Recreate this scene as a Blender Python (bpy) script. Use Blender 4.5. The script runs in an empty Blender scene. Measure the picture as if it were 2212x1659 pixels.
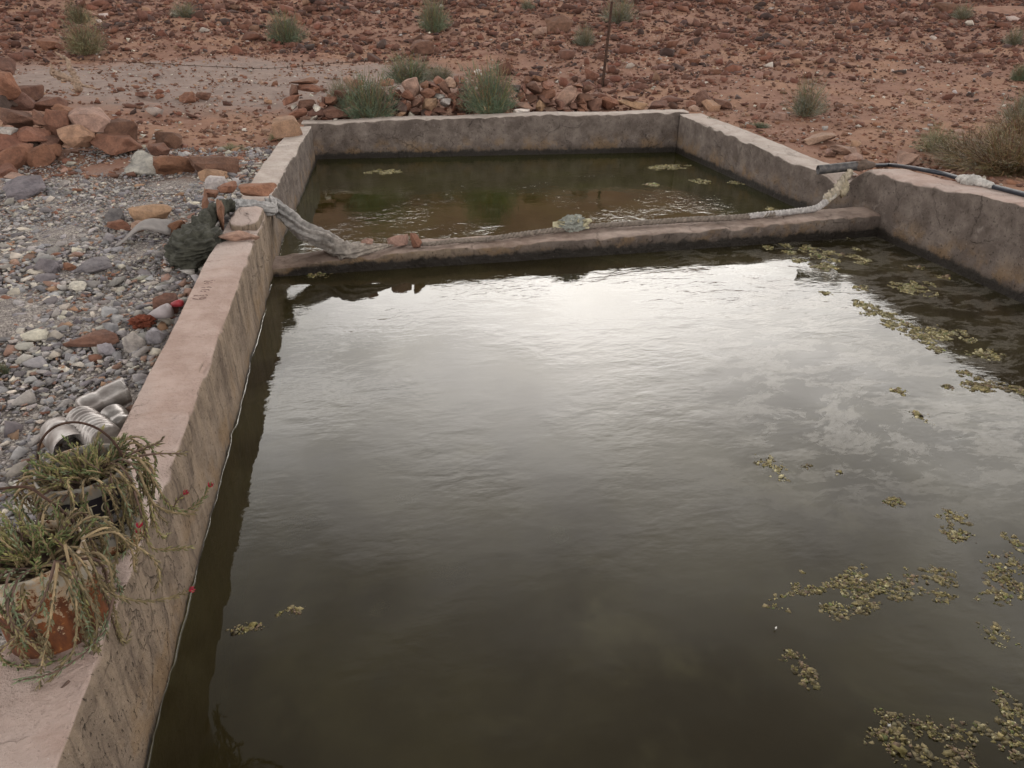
import bpy, bmesh, math, random
import numpy as np
from mathutils import Vector, Matrix, noise, Euler
R = math.radians
S = bpy.context.scene
COL = S.collection
random.seed(7)
rng = np.random.default_rng(7)

# ------------------------------------------------------------------ camera
H = 1.6                                    # eye height above the water (z = 0)
FPX, CX, CY = 1548.0, 1106.0, 829.5        # focal length and centre, in units of a 2212 px wide picture
PITCH, YAW = R(28.53), R(11.42)
cam_d = bpy.data.cameras.new('camera')
cam_d.sensor_width = 36.0
cam_d.lens = 36.0 * FPX / 2212.0
cam_d.clip_start, cam_d.clip_end = 0.05, 500.0
cam = bpy.data.objects.new('camera', cam_d)
COL.objects.link(cam)
cam.location = (0, 0, H)
cam.rotation_euler = (R(90) - PITCH, 0, -YAW)
S.camera = cam

# ------------------------------------------------------------------ sky, sun, exposure
SUN_EL, SUN_AZ = R(24.0), R(17.5)          # the veiled sun stands ahead, a little to the right
SUN_DIR = Vector((math.sin(SUN_AZ) * math.cos(SUN_EL), math.cos(SUN_AZ) * math.cos(SUN_EL), math.sin(SUN_EL)))
EXPOSURE = -0.56
S.view_settings.view_transform = 'Standard'
S.view_settings.look = 'None'
S.view_settings.exposure = EXPOSURE
S.view_settings.gamma = 1.0
S.view_settings.use_curve_mapping = False

class NT:
    """small helper: n('Type', prop=..., inputs={...}) adds a node, sockets link, values set"""
    def __init__(s, tree):
        s.t = tree; tree.nodes.clear()
    def n(s, typ, inputs=None, **props):
        nd = s.t.nodes.new(typ)
        for k, v in props.items(): setattr(nd, k, v)
        for k, v in (inputs or {}).items():
            sock = nd.inputs[k]
            if isinstance(v, bpy.types.NodeSocket): s.t.links.new(v, sock)
            else: sock.default_value = v
        return nd
    def m(s, op, a, b=0.0, c=None, clamp=False):
        d = {0: a, 1: b}
        if c is not None: d[2] = c
        nd = s.n('ShaderNodeMath', d, operation=op); nd.use_clamp = clamp
        return nd.outputs[0]
    def mix(s, f, a, b, blend='MIX'):
        def c(v): return v if isinstance(v, bpy.types.NodeSocket) else (tuple(v) + (1.0,) if len(v) == 3 else v)
        nd = s.n('ShaderNodeMix', {0: f, 6: c(a), 7: c(b)}, data_type='RGBA', blend_type=blend)
        return nd.outputs[2]
    def ramp(s, v, lo, hi, a=0.0, b=1.0, smooth=True):
        nd = s.n('ShaderNodeMapRange', {0: v, 1: lo, 2: hi, 3: a, 4: b})
        nd.interpolation_type = 'SMOOTHSTEP' if smooth else 'LINEAR'
        return nd.outputs[0]
    def noise(s, vec, scale, detail=4.0, rough=0.55, dist=0.0, col=False):
        nd = s.n('ShaderNodeTexNoise', {'Vector': vec, 'Scale': scale, 'Detail': detail, 'Roughness': rough, 'Distortion': dist})
        return nd.outputs['Color' if col else 'Fac']
    def scaled(s, vec, sc):
        return s.n('ShaderNodeVectorMath', {0: vec, 1: sc}, operation='MULTIPLY').outputs[0]

w = bpy.data.worlds.new('World'); S.world = w; w.use_nodes = True
t = NT(w.node_tree)
gen = t.n('ShaderNodeTexCoord').outputs['Generated']
dirn = t.n('ShaderNodeVectorMath', {0: gen}, operation='NORMALIZE').outputs[0]
sky = t.n('ShaderNodeTexSky', sky_type='NISHITA')
sky.sun_disc = False; sky.sun_elevation = SUN_EL; sky.sun_rotation = SUN_AZ
sky.air_density = 1.0; sky.dust_density = 2.0
dot = t.n('ShaderNodeVectorMath', {0: dirn, 1: tuple(SUN_DIR)}, operation='DOT_PRODUCT').outputs['Value']
ang = t.m('ARCCOSINE', t.m('MINIMUM', t.m('MAXIMUM', dot, -1.0), 1.0))
# cloud veil: thin bright cloud that scatters the sun forward, grey overcast elsewhere
sep = t.n('ShaderNodeSeparateXYZ', {0: dirn})
zc = t.m('MAXIMUM', sep.outputs[2], 0.12)
plane = t.n('ShaderNodeCombineXYZ', {0: t.m('DIVIDE', sep.outputs[0], zc), 1: t.m('DIVIDE', sep.outputs[1], zc), 2: 0.0}).outputs[0]
cl = t.noise(plane, 1.1, 7.0, 0.6, 0.4)
cl2 = t.noise(t.scaled(plane, (1.0, 2.0, 1.0)), 0.5, 3.0, 0.5)
dens = t.ramp(t.m('ADD', t.m('MULTIPLY', cl, 0.6), t.m('MULTIPLY', cl2, 0.4)), 0.36, 0.66)
elev = t.m('ARCSINE', sep.outputs[2])
e2 = t.m('DIVIDE', t.m('MAXIMUM', t.m('SUBTRACT', elev, SUN_EL), -0.10), R(15.0))
band = t.m('MULTIPLY', t.m('EXPONENT', t.m('MULTIPLY', t.m('MULTIPLY', e2, e2), -1.0)), 82.0)
az = t.m('DIVIDE', t.m('SUBTRACT', t.m('ARCTAN2', sep.outputs[0], sep.outputs[1]), SUN_AZ), 0.46)
band = t.m('MULTIPLY', band, t.m('ADD', t.m('MULTIPLY', t.m('EXPONENT', t.m('MULTIPLY', t.m('MULTIPLY', az, az), -1.0)), 0.45), 0.55))
glow1 = t.m('MULTIPLY', t.m('EXPONENT', t.m('DIVIDE', ang, -0.17)), 64.0)
lum = t.m('ADD', t.m('ADD', glow1, band), 4.2)
cmod = t.m('ADD', 1.0, t.m('MULTIPLY', t.m('SUBTRACT', t.ramp(dens, 0.0, 1.0, 0.66, 1.26), 1.0), t.ramp(ang, 0.10, 0.42, 0.12, 1.0)))
lum = t.m('MULTIPLY', lum, cmod)
veil = t.n('ShaderNodeVectorMath', {0: t.mix(t.ramp(ang, 0.0, 0.8), (1.0, 0.955, 0.905), (0.98, 0.945, 0.90)), 'Scale': lum}, operation='SCALE').outputs[0]
skyc = t.mix(t.ramp(dens, 0.0, 0.55, 0.80, 0.97), sky.outputs[0], veil)
bg = t.n('ShaderNodeBackground', {'Color': skyc, 'Strength': 0.10})
t.n('ShaderNodeOutputWorld', {'Surface': bg.outputs[0]})

sun_d = bpy.data.lights.new('sun', 'SUN')
sun_d.energy = 0.5; sun_d.angle = R(110.0); sun_d.color = (1.0, 0.94, 0.86)
sun = bpy.data.objects.new('sun', sun_d); COL.objects.link(sun)
sun.rotation_euler = (-SUN_DIR).to_track_quat('-Z', 'Y').to_euler()

# ------------------------------------------------------------------ picture -> place helpers (true depths)
_fw = np.array([math.sin(YAW) * math.cos(PITCH), math.cos(YAW) * math.cos(PITCH), -math.sin(PITCH)])
_rt = np.array([math.cos(YAW), -math.sin(YAW), 0.0]); _up = np.cross(_rt, _fw)
_C = np.array([0.0, 0.0, H])
def ray(x, y):
    d = _fw * FPX + _rt * (x - CX) + _up * (CY - y); return d / np.linalg.norm(d)
def at(x, y, z=0.0):
    d = ray(x, y); return _C + d * ((z - H) / d[2])
def atY(x, y, Y):
    d = ray(x, y); return _C + d * (Y / d[1])
def depth(P): return float((np.asarray(P) - _C) @ _fw)
def proj(P):
    v = np.asarray(P) - _C; dz = v @ _fw
    return CX + FPX * (v @ _rt) / dz, CY - FPX * (v @ _up) / dz

def sstep(a, b, x):
    t_ = np.clip((np.asarray(x, float) - a) / (b - a), 0, 1); return t_ * t_ * (3 - 2 * t_)
def gz(x, y):
    """height of the natural ground"""
    x = np.asarray(x, float); y = np.asarray(y, float)
    zl = np.interp(y, [0, 2.4, 3.2, 4.5, 6, 8, 8.8, 10], [.19, .20, .25, .29, .33, .36, .37, .44])
    zr = np.interp(y, [0, 3, 4.6, 5.2, 6, 8, 8.6, 10], [.50, .47, .40, .325, .335, .37, .37, .44])
    s = sstep(-0.9, 3.7, x)
    z = zl * (1 - s) + zr * s
    yy = y + 0.05 * x
    z = z + np.interp(yy, [10, 12, 15, 18, 22, 26, 34, 70, 95, 160], [0, .05, .22, .52, 1.02, 1.75, 5.0, 22.6, 27, 28])
    und = .03 * np.sin(1.3 * x + .7 * y) + .025 * np.sin(2.1 * y - 1.7 * x + 1.0) + .02 * np.sin(3.7 * x + 2.9 * y)
    z = z + und * (.15 + .85 * sstep(8.8, 12, y)) + .5 * sstep(20, 40, y) * np.sin(.35 * x + .2 * y)
    z = z + .10 * sstep(1.0, 3.5, -x) * sstep(6.2, 8.5, y)
    return z
def gat(px, py):
    d = ray(px, py); tt = 1.0; last = tt
    while tt < 140:
        P = _C + d * tt
        if P[2] <= float(gz(P[0], P[1])):
            lo, hi = last, tt
            for _ in range(24):
                mid = (lo + hi) / 2; P = _C + d * mid
                if P[2] <= float(gz(P[0], P[1])): hi = mid
                else: lo = mid
            return _C + d * hi
        last = tt; tt += 0.05 + tt * 0.01
    return _C + d * 140

# ------------------------------------------------------------------ object helpers
def tag(o, label=None, cat=None, group=None, kind=None):
    if label: o['label'] = label
    if cat: o['category'] = cat
    if group: o['group'] = group
    if kind: o['kind'] = kind
    return o
def empty(name, loc=(0, 0, 0), label=None, cat=None, group=None):
    o = bpy.data.objects.new(name, None); COL.objects.link(o)
    o.location = loc; o.empty_display_size = 0.1
    return tag(o, label, cat, group)
def mesh_obj(name, V, F, material, parent=None, smooth=False, tint=None, origin=None):
    """V world verts (n,3), F list/array of faces; origin: where the object's own origin stands"""
    V = np.asarray(V, float)
    me = bpy.data.meshes.new(name)
    if origin is None: origin = np.zeros(3)
    Vl = V - np.asarray(origin)
    if isinstance(F, np.ndarray):
        nf, k = F.shape
        me.vertices.add(len(Vl)); me.vertices.foreach_set('co', Vl.astype(np.float32).ravel())
        me.loops.add(nf * k); me.loops.foreach_set('vertex_index', F.astype(np.int32).ravel())
        me.polygons.add(nf)
        me.polygons.foreach_set('loop_start', (np.arange(nf) * k).astype(np.int32))
        me.polygons.foreach_set('loop_total', np.full(nf, k, np.int32))
        me.update(calc_edges=True); me.validate()
    else:
        me.from_pydata([tuple(v) for v in Vl], [], [tuple(f) for f in F]); me.update()
    if smooth: me.polygons.foreach_set('use_smooth', np.ones(len(me.polygons), bool))
    if tint is not None:
        tint = np.asarray(tint, float)
        if tint.ndim == 1: tint = np.tile(tint, (len(V), 1))
        if tint.shape[1] == 3: tint = np.hstack([tint, np.ones((len(tint), 1))])
        at_ = me.color_attributes.new('tint', 'FLOAT_COLOR', 'POINT')
        at_.data.foreach_set('color', tint.astype(np.float32).ravel())
    if material: me.materials.append(material)
    o = bpy.data.objects.new(name, me); COL.objects.link(o)
    if parent is not None:
        o.parent = parent; o.location = np.asarray(origin) - np.array(parent.location)
    else: o.location = origin
    return o
class MB:
    """collects vertices and faces"""
    def __init__(s): s.V = []; s.F = []; s.T = []; s.k = 0
    def add(s, V, F, tint=None):
        V = np.asarray(V, float); s.V.append(V)
        s.F += [tuple(int(i) + s.k for i in f) for f in F]
        s.T.append(np.tile(np.asarray(tint if tint is not None else (1, 1, 1), float), (len(V), 1)) if tint is None or np.ndim(tint) == 1 else np.asarray(tint, float))
        s.k += len(V)
    def build(s, name, material, parent=None, smooth=False, origin=None):
        return mesh_obj(name, np.vstack(s.V), s.F, material, parent, smooth, np.vstack(s.T), origin)
def tube(path, rad, seg=8, cap=True, squash=None):
    """swept tube; rad scalar or list; returns V, F"""
    P = np.asarray(path, float); n = len(P)
    rad = np.broadcast_to(np.asarray(rad, float), (n,)) if np.ndim(rad) < 2 else np.asarray(rad)
    T = np.gradient(P, axis=0); T /= np.linalg.norm(T, axis=1)[:, None] + 1e-9
    up = np.array([0, 0, 1.0])
    if abs(T[0][2]) > .9: up = np.array([1.0, 0, 0])
    V = []
    a = np.linspace(0, 2 * math.pi, seg, endpoint=False)
    Nn = np.cross(T[0], up); Nn /= np.linalg.norm(Nn)
    for i in range(n):
        Nn = Nn - T[i] * (Nn @ T[i]); Nn /= np.linalg.norm(Nn) + 1e-9
        B = np.cross(T[i], Nn)
        r = rad[i]
        r = r if np.ndim(r) else np.full(seg, r)
        V.append(P[i] + (np.cos(a) * r)[:, None] * Nn + (np.sin(a) * r)[:, None] * B)
    V = np.vstack(V); F = []
    for i in range(n - 1):
        for j in range(seg):
            k = (j + 1) % seg
            F.append((i * seg + j, i * seg + k, (i + 1) * seg + k, (i + 1) * seg + j))
    if cap:
        F.append(tuple(range(seg))[::-1]); F.append(tuple((n - 1) * seg + j for j in range(seg)))
    return V, F
def smooth_path(pts, n=12):
    """Catmull-Rom through pts"""
    P = np.asarray(pts, float); P = np.vstack([2 * P[0] - P[1], P, 2 * P[-1] - P[-2]]); out = []
    for i in range(1, len(P) - 2):
        for k in range(n):
            u = k / n
            out.append(.5 * ((2 * P[i]) + (-P[i - 1] + P[i + 1]) * u + (2 * P[i - 1] - 5 * P[i] + 4 * P[i + 1] - P[i + 2]) * u * u + (-P[i - 1] + 3 * P[i] - 3 * P[i + 1] + P[i + 2]) * u ** 3))
    out.append(P[-2]); return np.array(out)
def lathe(profile, seg=32):
    """profile [(r, z)], axis z"""
    a = np.linspace(0, 2 * math.pi, seg, endpoint=False); V = []; F = []
    for r, z in profile: V.append(np.stack([r * np.cos(a), r * np.sin(a), np.full(seg, z)], 1))
    V = np.vstack(V)
    for i in range(len(profile) - 1):
        for j in range(seg):
            k = (j + 1) % seg; F.append((i * seg + j, i * seg + k, (i + 1) * seg + k, (i + 1) * seg + j))
    return V, F
def fbm(p, sc, oct_=4):
    return noise.fractal(Vector((p[0] * sc, p[1] * sc, p[2] * sc)), 0.9, 2.1, oct_)

# ------------------------------------------------------------------ materials
def new_mat(name):
    m = bpy.data.materials.new(name); m.use_nodes = True
    return m, NT(m.node_tree)
def finish(t, bsdf, disp=None):
    o = t.n('ShaderNodeOutputMaterial', {'Surface': bsdf})
def bump(t, h, strength, dist):
    return t.n('ShaderNodeBump', {'Height': h, 'Strength': strength, 'Distance': dist}).outputs[0]
def pos(t): return t.n('ShaderNodeNewGeometry').outputs['Position']

def stone_mat(name='stone', vary=.35, rough=.9, bs=.6, bd=.02):
    m, t = new_mat(name)
    p = pos(t)
    tint = t.n('ShaderNodeAttribute', attribute_name='tint').outputs['Color']
    n1 = t.noise(p, 14, 6, .62); n2 = t.noise(p, 60, 5, .65); n3 = t.noise(p, 4.5, 3, .5)
    f = t.m('ADD', t.m('MULTIPLY', n1, .6), t.m('MULTIPLY', n2, .4))
    c = t.mix(t.ramp(f, .32, .68), t.mix(1.0, tint, (1 - vary, 1 - vary, 1 - vary * .9), 'MULTIPLY'), t.mix(1.0, tint, (1 + vary * .8, 1 + vary * .75, 1 + vary * .7), 'MULTIPLY'))
    c = t.mix(t.ramp(n3, .55, .72, 0, .35), c, t.mix(1.0, tint, (.62, .55, .52), 'MULTIPLY'))
    spot = t.ramp(t.noise(p, 120, 3, .6), .66, .75)
    c = t.mix(t.m('MULTIPLY', spot, .35), c, (.34, .27, .21))
    b = t.n('ShaderNodeBsdfPrincipled', {'Base Color': c, 'Roughness': rough, 'Specular IOR Level': .25,
        'Normal': bump(t, t.m('ADD', n1, t.m('MULTIPLY', n2, .5)), bs, bd)})
    finish(t, b.outputs[0]); return m
M_STONE = stone_mat('weathered_stone')
M_RUBBLE = stone_mat('rubble_stone', .28, .9, .4, .004)

def plain_mat(name, col, rough=.8, vary=.25, sc=20, bs=.3, bd=.01, metal=0.0, spec=.3, use_tint=False):
    m, t = new_mat(name); p = pos(t)
    n1 = t.noise(p, sc, 5, .6)
    base = t.n('ShaderNodeAttribute', attribute_name='tint').outputs['Color'] if use_tint else None
    def mul(k):
        if use_tint: return t.mix(1.0, base, (k, k, k), 'MULTIPLY')
        return tuple(min(1, c * k) for c in col)
    c = t.mix(t.ramp(n1, .3, .7), mul(1 - vary), mul(1 + vary))
    b = t.n('ShaderNodeBsdfPrincipled', {'Base Color': c, 'Roughness': rough, 'Metallic': metal, 'Specular IOR Level': spec, 'Normal': bump(t, n1, bs, bd)})
    finish(t, b.outputs[0]); return m

def ground_mat():
    m, t = new_mat('desert_soil'); p = pos(t)
    sp = t.n('ShaderNodeSeparateXYZ', {0: p}); x, y = sp.outputs[0], sp.outputs[1]
    n0 = t.noise(p, .8, 4, .6); n1 = t.noise(p, 5, 6, .65); n2 = t.noise(p, 30, 5, .65)
    red = t.mix(t.ramp(n1, .3, .7), (.165, .082, .057), (.235, .132, .096))
    red = t.mix(t.ramp(n0, .45, .65), red, (.262, .148, .098))
    red = t.mix(t.ramp(n2, .56, .72, 0, .5), red, (.34, .205, .12))
    grey = t.mix(t.ramp(n2, .3, .7), (.17, .15, .145), (.33, .30, .275))
    n4 = t.noise(p, 130, 3, .7); grey = t.mix(t.ramp(n4, .40, .62), t.mix(1.0, grey, (.45, .43, .43), 'MULTIPLY'), t.mix(1.0, grey, (1.3, 1.28, 1.25), 'MULTIPLY'))
    red = t.mix(t.ramp(n4, .58, .72, 0, .4), red, t.mix(1.0, red, (.55, .5, .5), 'MULTIPLY'))
    gp = t.mix(t.ramp(n1, .3, .7), (.19, .148, .132), (.265, .212, .188))
    # grey gravel yard beside the left wall
    gm = t.m('MULTIPLY', t.ramp(t.m('ADD', x, t.m('MULTIPLY', n1, .5)), -.1, -.6), t.ramp(t.m('ADD', y, t.m('MULTIPLY', n1, 1.2)), 7.3, 6.4))
    # trodden grey patch beyond the stone pile
    ex = t.m('DIVIDE', t.m('ADD', x, 2.0), 4.4); ey = t.m('DIVIDE', t.m('SUBTRACT', y, 11.6), 2.6)
    e = t.m('ADD', t.m('MULTIPLY', ex, ex), t.m('MULTIPLY', ey, ey))
    pm = t.ramp(t.m('ADD', e, t.m('MULTIPLY', t.m('SUBTRACT', n1, .5), 1.2)), 1.15, .35)
    c = t.mix(t.m('MULTIPLY', pm, .85), red, gp)
    c = t.mix(gm, c, grey)
    h = t.m('ADD', t.m('MULTIPLY', n1, .6), t.m('MULTIPLY', n2, .5))
    b = t.n('ShaderNodeBsdfPrincipled', {'Base Color': c, 'Roughness': .95, 'Specular IOR Level': .15, 'Normal': bump(t, h, .8, .04)})
    finish(t, b.outputs[0]); return m

def concrete_mat():
    m, t = new_mat('weathered_cement_render')
    g = t.n('ShaderNodeNewGeometry'); p = g.outputs['Position']
    nz = t.n('ShaderNodeSeparateXYZ', {0: g.outputs['Normal']}).outputs[2]
    sp = t.n('ShaderNodeSeparateXYZ', {0: p}); x, y, z = sp.outputs
    n0 = t.noise(p, 1.6, 4, .6); n1 = t.noise(p, 7, 6, .65); n2 = t.noise(p, 40, 6, .7)
    st = t.noise(t.scaled(p, (1, 1, .16)), 16, 5, .65)          # run-down streaks
    stb = t.noise(t.scaled(p, (1, 1, .1)), 34, 3, .6)
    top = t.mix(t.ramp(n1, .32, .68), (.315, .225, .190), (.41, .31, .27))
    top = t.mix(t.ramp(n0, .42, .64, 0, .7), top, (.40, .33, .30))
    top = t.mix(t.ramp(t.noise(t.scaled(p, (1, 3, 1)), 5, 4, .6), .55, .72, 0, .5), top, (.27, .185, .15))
    far = t.ramp(y, 4.4, 5.6)
    top = t.mix(t.m('MULTIPLY', far, .75), top, t.mix(t.ramp(n1, .3, .7), (.33, .285, .252), (.45, .40, .362)))
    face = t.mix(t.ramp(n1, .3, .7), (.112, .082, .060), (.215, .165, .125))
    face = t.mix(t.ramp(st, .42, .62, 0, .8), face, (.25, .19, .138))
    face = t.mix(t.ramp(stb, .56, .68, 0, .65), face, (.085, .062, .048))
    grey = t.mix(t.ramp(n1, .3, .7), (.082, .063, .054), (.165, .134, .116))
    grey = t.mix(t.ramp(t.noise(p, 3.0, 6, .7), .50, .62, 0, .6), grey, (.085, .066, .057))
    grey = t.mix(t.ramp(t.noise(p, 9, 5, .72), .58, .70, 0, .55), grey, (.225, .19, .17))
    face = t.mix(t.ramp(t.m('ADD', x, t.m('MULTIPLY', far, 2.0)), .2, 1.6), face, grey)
    # rust-ochre stains low on the faces
    och = t.m('MULTIPLY', t.ramp(z, .26, .08), t.ramp(t.noise(p, 5, 5, .65), .46, .62))
    face = t.mix(t.m('MULTIPLY', och, .55), face, (.20, .125, .062))
    low = t.m('MULTIPLY', t.ramp(z, .22, .17), t.ramp(x, -.45, -.35))
    top = t.mix(t.m('MULTIPLY', t.ramp(z, .24, .19), .62), top, t.mix(t.ramp(n1, .35, .65), (.10, .068, .048), (.27, .205, .165)))
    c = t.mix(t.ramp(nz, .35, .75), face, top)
    vo = t.n('ShaderNodeTexVoronoi', {'Vector': t.n('ShaderNodeVectorMath', {0: p, 1: t.scaled(t.noise(p, 6, 4, .6, 0, True), (.22, .22, .22))}, operation='ADD').outputs[0], 'Scale': 2.6}, feature='DISTANCE_TO_EDGE').outputs[0]
    crack = t.m('MULTIPLY', t.ramp(vo, .012, .004), t.ramp(n0, .50, .56))
    c = t.mix(t.m('MULTIPLY', crack, .30), c, t.mix(1.0, c, (.3, .26, .24), 'MULTIPLY'))
    # damp algae band along the waterline
    zz = t.m('SUBTRACT', z, t.m('MULTIPLY', t.m('SUBTRACT', t.m('ADD', t.m('MULTIPLY', st, .5), t.m('MULTIPLY', n1, .5)), .5), .16))
    zz = t.m('ADD', zz, t.ramp(x, -.45, -.60, 0, .05))
    wet = t.ramp(zz, .074, .046)
    damp = t.ramp(zz, .125, .055, 0, .6)
    c = t.mix(damp, c, t.mix(1.0, c, (.45, .42, .38), 'MULTIPLY'))
    c = t.mix(wet, c, (.017, .013, .010))
    # pits
    pit = t.ramp(t.noise(t.scaled(p, (1, 1, .6)), 95, 2, .6), .635, .70)
    pit = t.m('MULTIPLY', pit, t.ramp(nz, .8, .3, .12, 1.0))
    c = t.mix(t.m('MULTIPLY', pit, .7), c, t.mix(1.0, c, (.3, .28, .26), 'MULTIPLY'))
    lich = t.ramp(t.noise(p, 160, 2, .5), .73, .77)
    c = t.mix(t.m('MULTIPLY', lich, .5), c, (.55, .50, .46))
    h = t.m('SUBTRACT', t.m('ADD', t.m('MULTIPLY', n1, .8), t.m('MULTIPLY', n2, .35)), t.m('ADD', t.m('MULTIPLY', pit, .5), t.m('MULTIPLY', crack, .3)))
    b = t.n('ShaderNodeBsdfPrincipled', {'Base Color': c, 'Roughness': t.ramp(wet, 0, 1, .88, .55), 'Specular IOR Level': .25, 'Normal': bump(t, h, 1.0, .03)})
    finish(t, b.outputs[0]); return m

def water_mat(name, amp, film, k=1.0, an=1.6):
    m, t = new_mat(name); p = pos(t)
    sp = t.n('ShaderNodeSeparateXYZ', {0: p}); x, y = sp.outputs[0], sp.outputs[1]
    r1 = t.noise(t.scaled(p, (1, an, 1)), 6.5 * k, 2, .45, .3); r2 = t.noise(t.scaled(p, (1, an * 1.1, 1)), 21 * k, 3, .55)
    r3 = t.noise(p, 1.3, 2, .5)
    hh = t.m('ADD', t.m('MULTIPLY', r1, .009 * amp), t.m('MULTIPLY', r2, .0030 * amp))
    hh = t.m('MULTIPLY', hh, t.ramp(r3, .34, .66, .15, 1.5))
    hh = t.m('MULTIPLY', hh, t.ramp(y, 1.2, 3.4, .35, 1.0))
    nrm = t.n('ShaderNodeBump', {'Height': hh, 'Strength': 1.0, 'Distance': 1.0}).outputs[0]
    b0 = t.noise(p, 1.4, 5, .6, .3); b1 = t.noise(p, 5, 5, .6)
    body = t.mix(t.ramp(b0, .35, .68), (.029, .0225, .0096), (.053, .0445, .0195))
    if name != 'still_water':
        body = t.mix(t.ramp(b0, .35, .66), (.030, .0285, .006), (.044, .044, .008))
    body = t.mix(t.ramp(b1, .6, .8, 0, .35), body, (.034, .037, .026))
    body = t.mix(t.ramp(t.noise(p, 2.4, 6, .62, .5), .53, .74, 0, .6), body, (.084, .074, .037))
    fres = t.n('ShaderNodeFresnel', {'IOR': 1.333, 'Normal': nrm}).outputs[0]
    dif = t.n('ShaderNodeBsdfDiffuse', {'Color': body}).outputs[0]
    tr = t.n('ShaderNodeBsdfTransparent', {'Color': (.62, .52, .36, 1)}).outputs[0]
    murk = t.n('ShaderNodeMixShader', {0: .38, 1: dif, 2: tr}).outputs[0]
    gl = t.n('ShaderNodeBsdfGlossy', {'Color': (1, 1, 1, 1), 'Roughness': .008, 'Normal': nrm}).outputs[0]
    sh = t.n('ShaderNodeMixShader', {0: fres, 1: murk, 2: gl}).outputs[0]
    if film:
        # a thin torn skin of dust and algae lying on the water
        pw = t.n('ShaderNodeVectorMath', {0: p, 1: t.scaled(t.noise(p, 1.6, 3, .5, 0, True), (.35, .35, 0))}, operation='ADD').outputs[0]
        f1 = t.noise(t.scaled(pw, (.8, 1.5, 1)), 4.6, 10, .74, .1)
        dx = t.m('SUBTRACT', x, t.m('MULTIPLY', y, .28)); reg = t.m('MULTIPLY', t.ramp(dx, .35, 1.25), t.ramp(t.m('ADD', y, t.m('MULTIPLY', x, .15)), 1.7, 2.5))
        fm = t.m('MULTIPLY', t.m('MULTIPLY', t.ramp(f1, .49, .53), t.ramp(f1, .66, .60, .25, 1)), reg)
        fm = t.m('MULTIPLY', fm, t.ramp(t.noise(p, 40, 3, .6), .25, .6, .4, 1))
        fd = t.n('ShaderNodeBsdfDiffuse', {'Color': (.36, .33, .29, 1)}).outputs[0]
        fg = t.n('ShaderNodeBsdfGlossy', {'Color': (.9, .9, .88, 1), 'Roughness': .16, 'Normal': nrm}).outputs[0]
        fs = t.n('ShaderNodeMixShader', {0: .16, 1: fd, 2: fg}).outputs[0]
        sh = t.n('ShaderNodeMixShader', {0: t.m('MULTIPLY', fm, .19), 1: sh, 2: fs}).outputs[0]
    finish(t, sh); return m

M_GROUND = ground_mat(); M_CONC = concrete_mat()
M_WATER = water_mat('still_water', .23, True); M_WATER2 = water_mat('rippled_water', .23, False, 1.9, 1.0)
M_BED = plain_mat('basin_silt', (.10, .075, .04), .9, .3, 3, .3)
M_LEAF = plain_mat('leaf', None, .6, .25, 60, .1, .002, use_tint=True)
M_CLOTH = plain_mat('cloth', None, .92, .25, 45, .5, .006, use_tint=True)
M_ALGAE = plain_mat('algae_crust', None, .75, .35, 90, .6, .004, use_tint=True)
M_RUSTY = plain_mat('rusty_steel', (.05, .026, .018), .8, .5, 40, .4, .004, metal=.3)
M_HOSE = plain_mat('black_hose', (.022, .026, .036), .45, .3, 30, .1, .002)
M_WOOD = plain_mat('dead_wood', (.24, .17, .125), .85, .35, 40, .5, .006)
M_SOIL = plain_mat('pot_soil', (.055, .034, .022), .95, .5, 60, .8, .01)
M_INK = plain_mat('black_print', (.016, .013, .018), .55, .2, 40, .0)
M_CREAM = plain_mat('cream_print', (.50, .44, .30), .55, .15, 40, .0)
M_SCRATCH = plain_mat('scratch', (.16, .10, .085), .95, .2, 60, .2)

# ------------------------------------------------------------------ ground sheet (with an opening for the basin)
def axis(parts):
    out = []
    for a, b, st in parts: out += list(np.arange(a, b - 1e-6, st))
    out.append(parts[-1][1]); return np.array(sorted(set(np.round(out, 4))))
gx = axis([(-160, -40, 20), (-40, -12, 3.5), (-12, -5, .4), (-5, 9, .09), (9, 16, .4), (16, 44, 3.5), (44, 160, 20)])
gy = axis([(-60, -4, 8), (-4, 1, .5), (1, 13, .09), (13, 26, .25), (26, 60, 1.2), (60, 170, 8)])
GX, GY = np.meshgrid(gx, gy); GZ = gz(GX, GY)
fine = (GX > -5) & (GX < 9) & (GY > 1) & (GY < 26)
jit = np.zeros_like(GZ)
for (i, j) in np.argwhere(fine): jit[i, j] = .03 * noise.fractal(Vector((GX[i, j] * 1.9, GY[i, j] * 1.9, 0)), .9, 2.1, 4)
GZ = GZ + jit * np.where(GX < 4.4, 1, .6) * np.where((GY < 9.2) & (GX > -1.3) & (GX < 4.6), .3, 1)
inside = (GX > np.interp(GY, [5.3, 8.3], [-.79, -.645])) & (GX < np.interp(GY, [4.8, 5.6, 8], [3.9, 3.74, 3.70])) & (GY > .40) & (GY < 8.42 - .094 * (GX + .62) + .14)
nx, ny = len(gx), len(gy)
ii, jj = np.meshgrid(np.arange(ny - 1), np.arange(nx - 1), indexing='ij')
q = np.stack([ii * nx + jj, ii * nx + jj + 1, (ii + 1) * nx + jj + 1, (ii + 1) * nx + jj], -1).reshape(-1, 4)
q = q[~inside.ravel()[q].all(1)]
tag(mesh_obj('ground', np.stack([GX, GY, GZ], -1).reshape(-1, 3), q, M_GROUND, smooth=True), kind='structure')

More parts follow.
